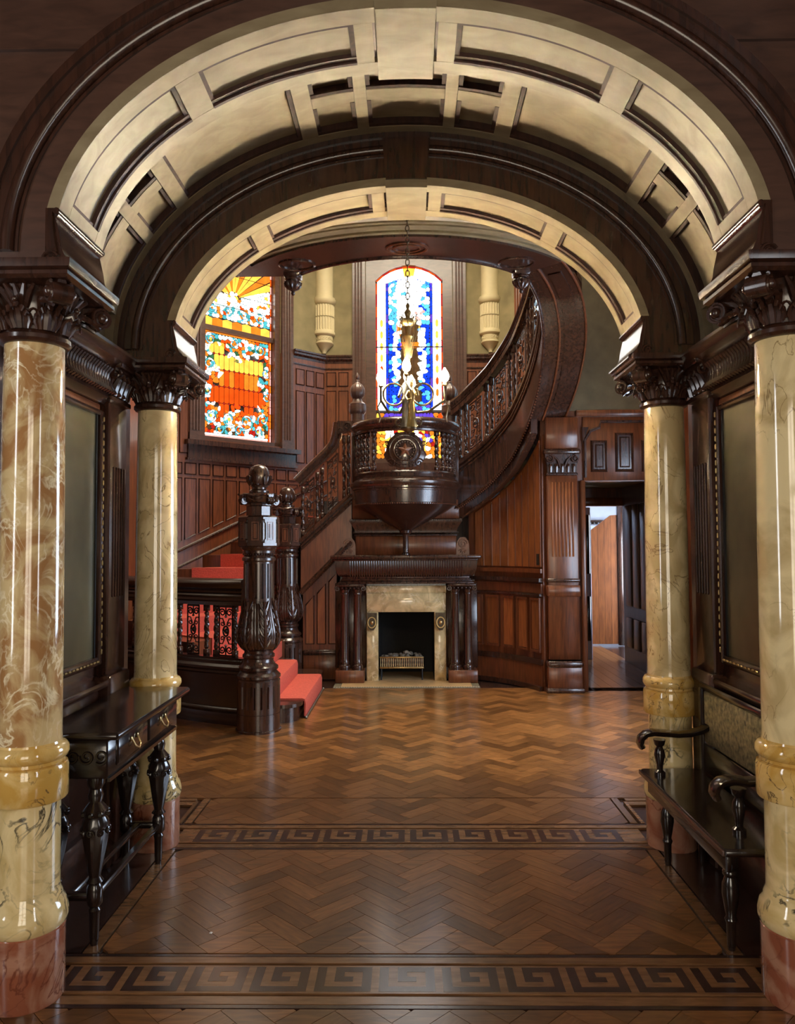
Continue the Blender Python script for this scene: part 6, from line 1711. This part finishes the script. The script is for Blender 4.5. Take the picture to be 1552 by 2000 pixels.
# ================================================================ CHANDELIER
HX, HY = 0.004, 4.50
ch = thing('chandelier', 'small bronze figural chandelier with lit lamps hanging on a chain before the pulpit', 'chandelier', (HX, HY, 4.02))
ZL = 2.56
MB().lathe([(0.06, 4.02), (0.055, 4.0), (0.02, 3.985), (0.01, 3.97)], 20, (HX, HY, 0)).obj('ceiling_rose', 'bronze', ch)
m = MB(); z = 3.965; k = 0
while z > 2.98:
    ax = (1, 0, 0) if k % 2 else (0, 1, 0)
    m.tube([(HX+0.011*math.cos(a)*ax[0], HY+0.011*math.cos(a)*ax[1], z-0.02+0.021*math.sin(a)) for a in [2*PI*i/10 for i in range(10)]], 0.0032, 5, closed=True); z -= 0.034; k += 1
m.obj('chain', 'bronze', ch)
# upper body: crown gallery with drapery chains
MB().lathe([(0.004, 2.985), (0.012, 2.97), (0.007, 2.95), (0.02, 2.93), (0.012, 2.90), (0.03, 2.885), (0.045, 2.875), (0.04, 2.86), (0.018, 2.845), (0.014, 2.80), (0.026, 2.785), (0.016, 2.76), (0.022, 2.72), (0.012, 2.69), (0.012, 2.62)], 20, (HX, HY, 0), mod=lambda r, z, a: r*(1+0.08*math.cos(8*a))).obj('stem', 'gilt', ch)
m = MB()
for k in range(8):
    a = 2*PI*k/8; m.spiral((HX+0.042*math.cos(a), HY+0.042*math.sin(a), 2.89), (math.cos(a), math.sin(a), 0), (0,0,1), 0.016, 0.004, 1.2, 0.003, 1)
    m.tube([(HX+0.045*math.cos(a), HY+0.045*math.sin(a), 2.87), (HX+0.05*math.cos(a), HY+0.05*math.sin(a), 2.80), (HX+0.03*math.cos(a), HY+0.03*math.sin(a), 2.72), (HX+0.02*math.cos(a), HY+0.02*math.sin(a), 2.66)], 0.0025, 5)
m.obj('crown_gallery', 'gilt', ch)
# robed figure: one continuous body
def figure(cx, cy, z0, h, face, mat, nm):
    m = MB(); f = h/0.30
    prof = [(0.030, 0.0), (0.030, 0.012), (0.026, 0.03), (0.022, 0.09), (0.020, 0.14), (0.016, 0.165), (0.020, 0.19), (0.024, 0.215), (0.018, 0.235), (0.008, 0.245), (0.008, 0.252), (0.014, 0.262), (0.016, 0.278), (0.011, 0.294), (0.002, 0.30)]
    m.lathe([(r*f, z*f) for r, z in prof], 20, (cx, cy, z0), mod=lambda r, z, a: r*(1+(0.13*math.cos(7*a+z*20) if z < 0.15*f else 0)) * (0.78+0.22*abs(math.cos(a-face+PI/2))))
    for s in (-1, 1):
        dx, dy = math.cos(face+s*PI/2), math.sin(face+s*PI/2); fx, fy = math.cos(face), math.sin(face)
        m.tube([(cx+dx*0.02*f, cy+dy*0.02*f, z0+0.222*f), (cx+dx*0.036*f, cy+dy*0.036*f, z0+0.19*f), (cx+dx*0.034*f+fx*0.02*f, cy+dy*0.034*f+fy*0.02*f, z0+(0.165 if s < 0 else 0.20)*f), (cx+dx*0.018*f+fx*0.038*f, cy+dy*0.018*f+fy*0.038*f, z0+(0.17 if s < 0 else 0.235)*f)], [0.009*f, 0.008*f, 0.007*f, 0.005*f], 7)
    return m.obj(nm, mat, ch)
figure(HX-0.012, HY-0.012, 2.235, 0.34, -PI/2-0.5, 'pewter', 'figurine'); figure(HX+0.02, HY-0.03, 2.24, 0.285, -PI/2+0.4, 'gilt', 'figurine')
MB().lathe([(0.004, 2.20), (0.012, 2.21), (0.03, 2.222), (0.05, 2.228), (0.05, 2.238), (0.02, 2.242)], 20, (HX, HY-0.012, 0)).obj('figure_base', 'bronze', ch)
bulbs = [(-0.160, -0.02, ZL-0.04), (0.215, -0.02, ZL-0.035), (-0.010, -0.055, ZL+0.02), (0.02, 0.19, ZL-0.03)]
for (dx, dy, zb) in bulbs:
    L = math.hypot(dx, dy) or 1; ux, uy = dx/L, dy/L
    if L < 0.1:
        pts = [(HX, HY, 2.55), (HX+dx, HY+dy, zb-0.03)]
    else:
        pts = [(HX+ux*0.01, HY+uy*0.01, 2.40), (HX+ux*0.05, HY+uy*0.05, 2.33), (HX+ux*0.12, HY+uy*0.12, 2.335), (HX+ux*L, HY+uy*L, 2.40), (HX+dx, HY+dy, zb-0.035)]
    arm = MB().tube(pts, 0.008, 8).obj('arm', 'bronze', ch)
    if L > 0.1:
        m = MB()
        m.tube([(HX+ux*(0.085+0.062*math.cos(a)), HY+uy*(0.085+0.062*math.cos(a))-0.012, 2.435+0.065*math.sin(a)) for a in [2*PI*i/24 for i in range(24)]], 0.006, 6, closed=True)
        m.spiral((HX+ux*0.055, HY+uy*0.055-0.01, 2.275), (ux, uy, 0), (0,0,1), 0.034, 0.006, 1.3, 0.006, 2.6)
        m.tube([(HX+ux*L, HY+uy*L, 2.40), (HX+ux*(L+0.02), HY+uy*(L+0.02), 2.36), (HX+ux*(L+0.005), HY+uy*(L+0.005), 2.30), (HX+ux*(L+0.012), HY+uy*(L+0.012), 2.27)], [0.005, 0.004, 0.006, 0.002], 6)
        m.obj('scroll_ring', 'bronze', arm)
    MB().lathe([(0.006, zb-0.045), (0.016, zb-0.035), (0.012, zb-0.028), (0.010, zb-0.016)], 14, (HX+dx, HY+dy, 0)).obj('lamp_cup', 'brass', arm)
    MB().lathe([(0.008, zb-0.018), (0.020, zb-0.006), (0.026, zb+0.012), (0.022, zb+0.034), (0.010, zb+0.056), (0.002, zb+0.068)], 18, (HX+dx, HY+dy, 0)).obj('lamp', 'lamp_glass', arm)

# small white scrap on the floor
m = MB(); m.loft([[(-0.806, 3.133, 0.001), (-0.796, 3.130, 0.001), (-0.794, 3.141, 0.001), (-0.803, 3.144, 0.001)], [(-0.805, 3.134, 0.006), (-0.797, 3.132, 0.004), (-0.796, 3.140, 0.005), (-0.802, 3.142, 0.004)]])
tag(m.obj('paper_scrap', 'paper', None, 0), 'tiny white scrap of paper lying on the parquet floor', 'paper')
bpy.data.objects.remove(BAL)
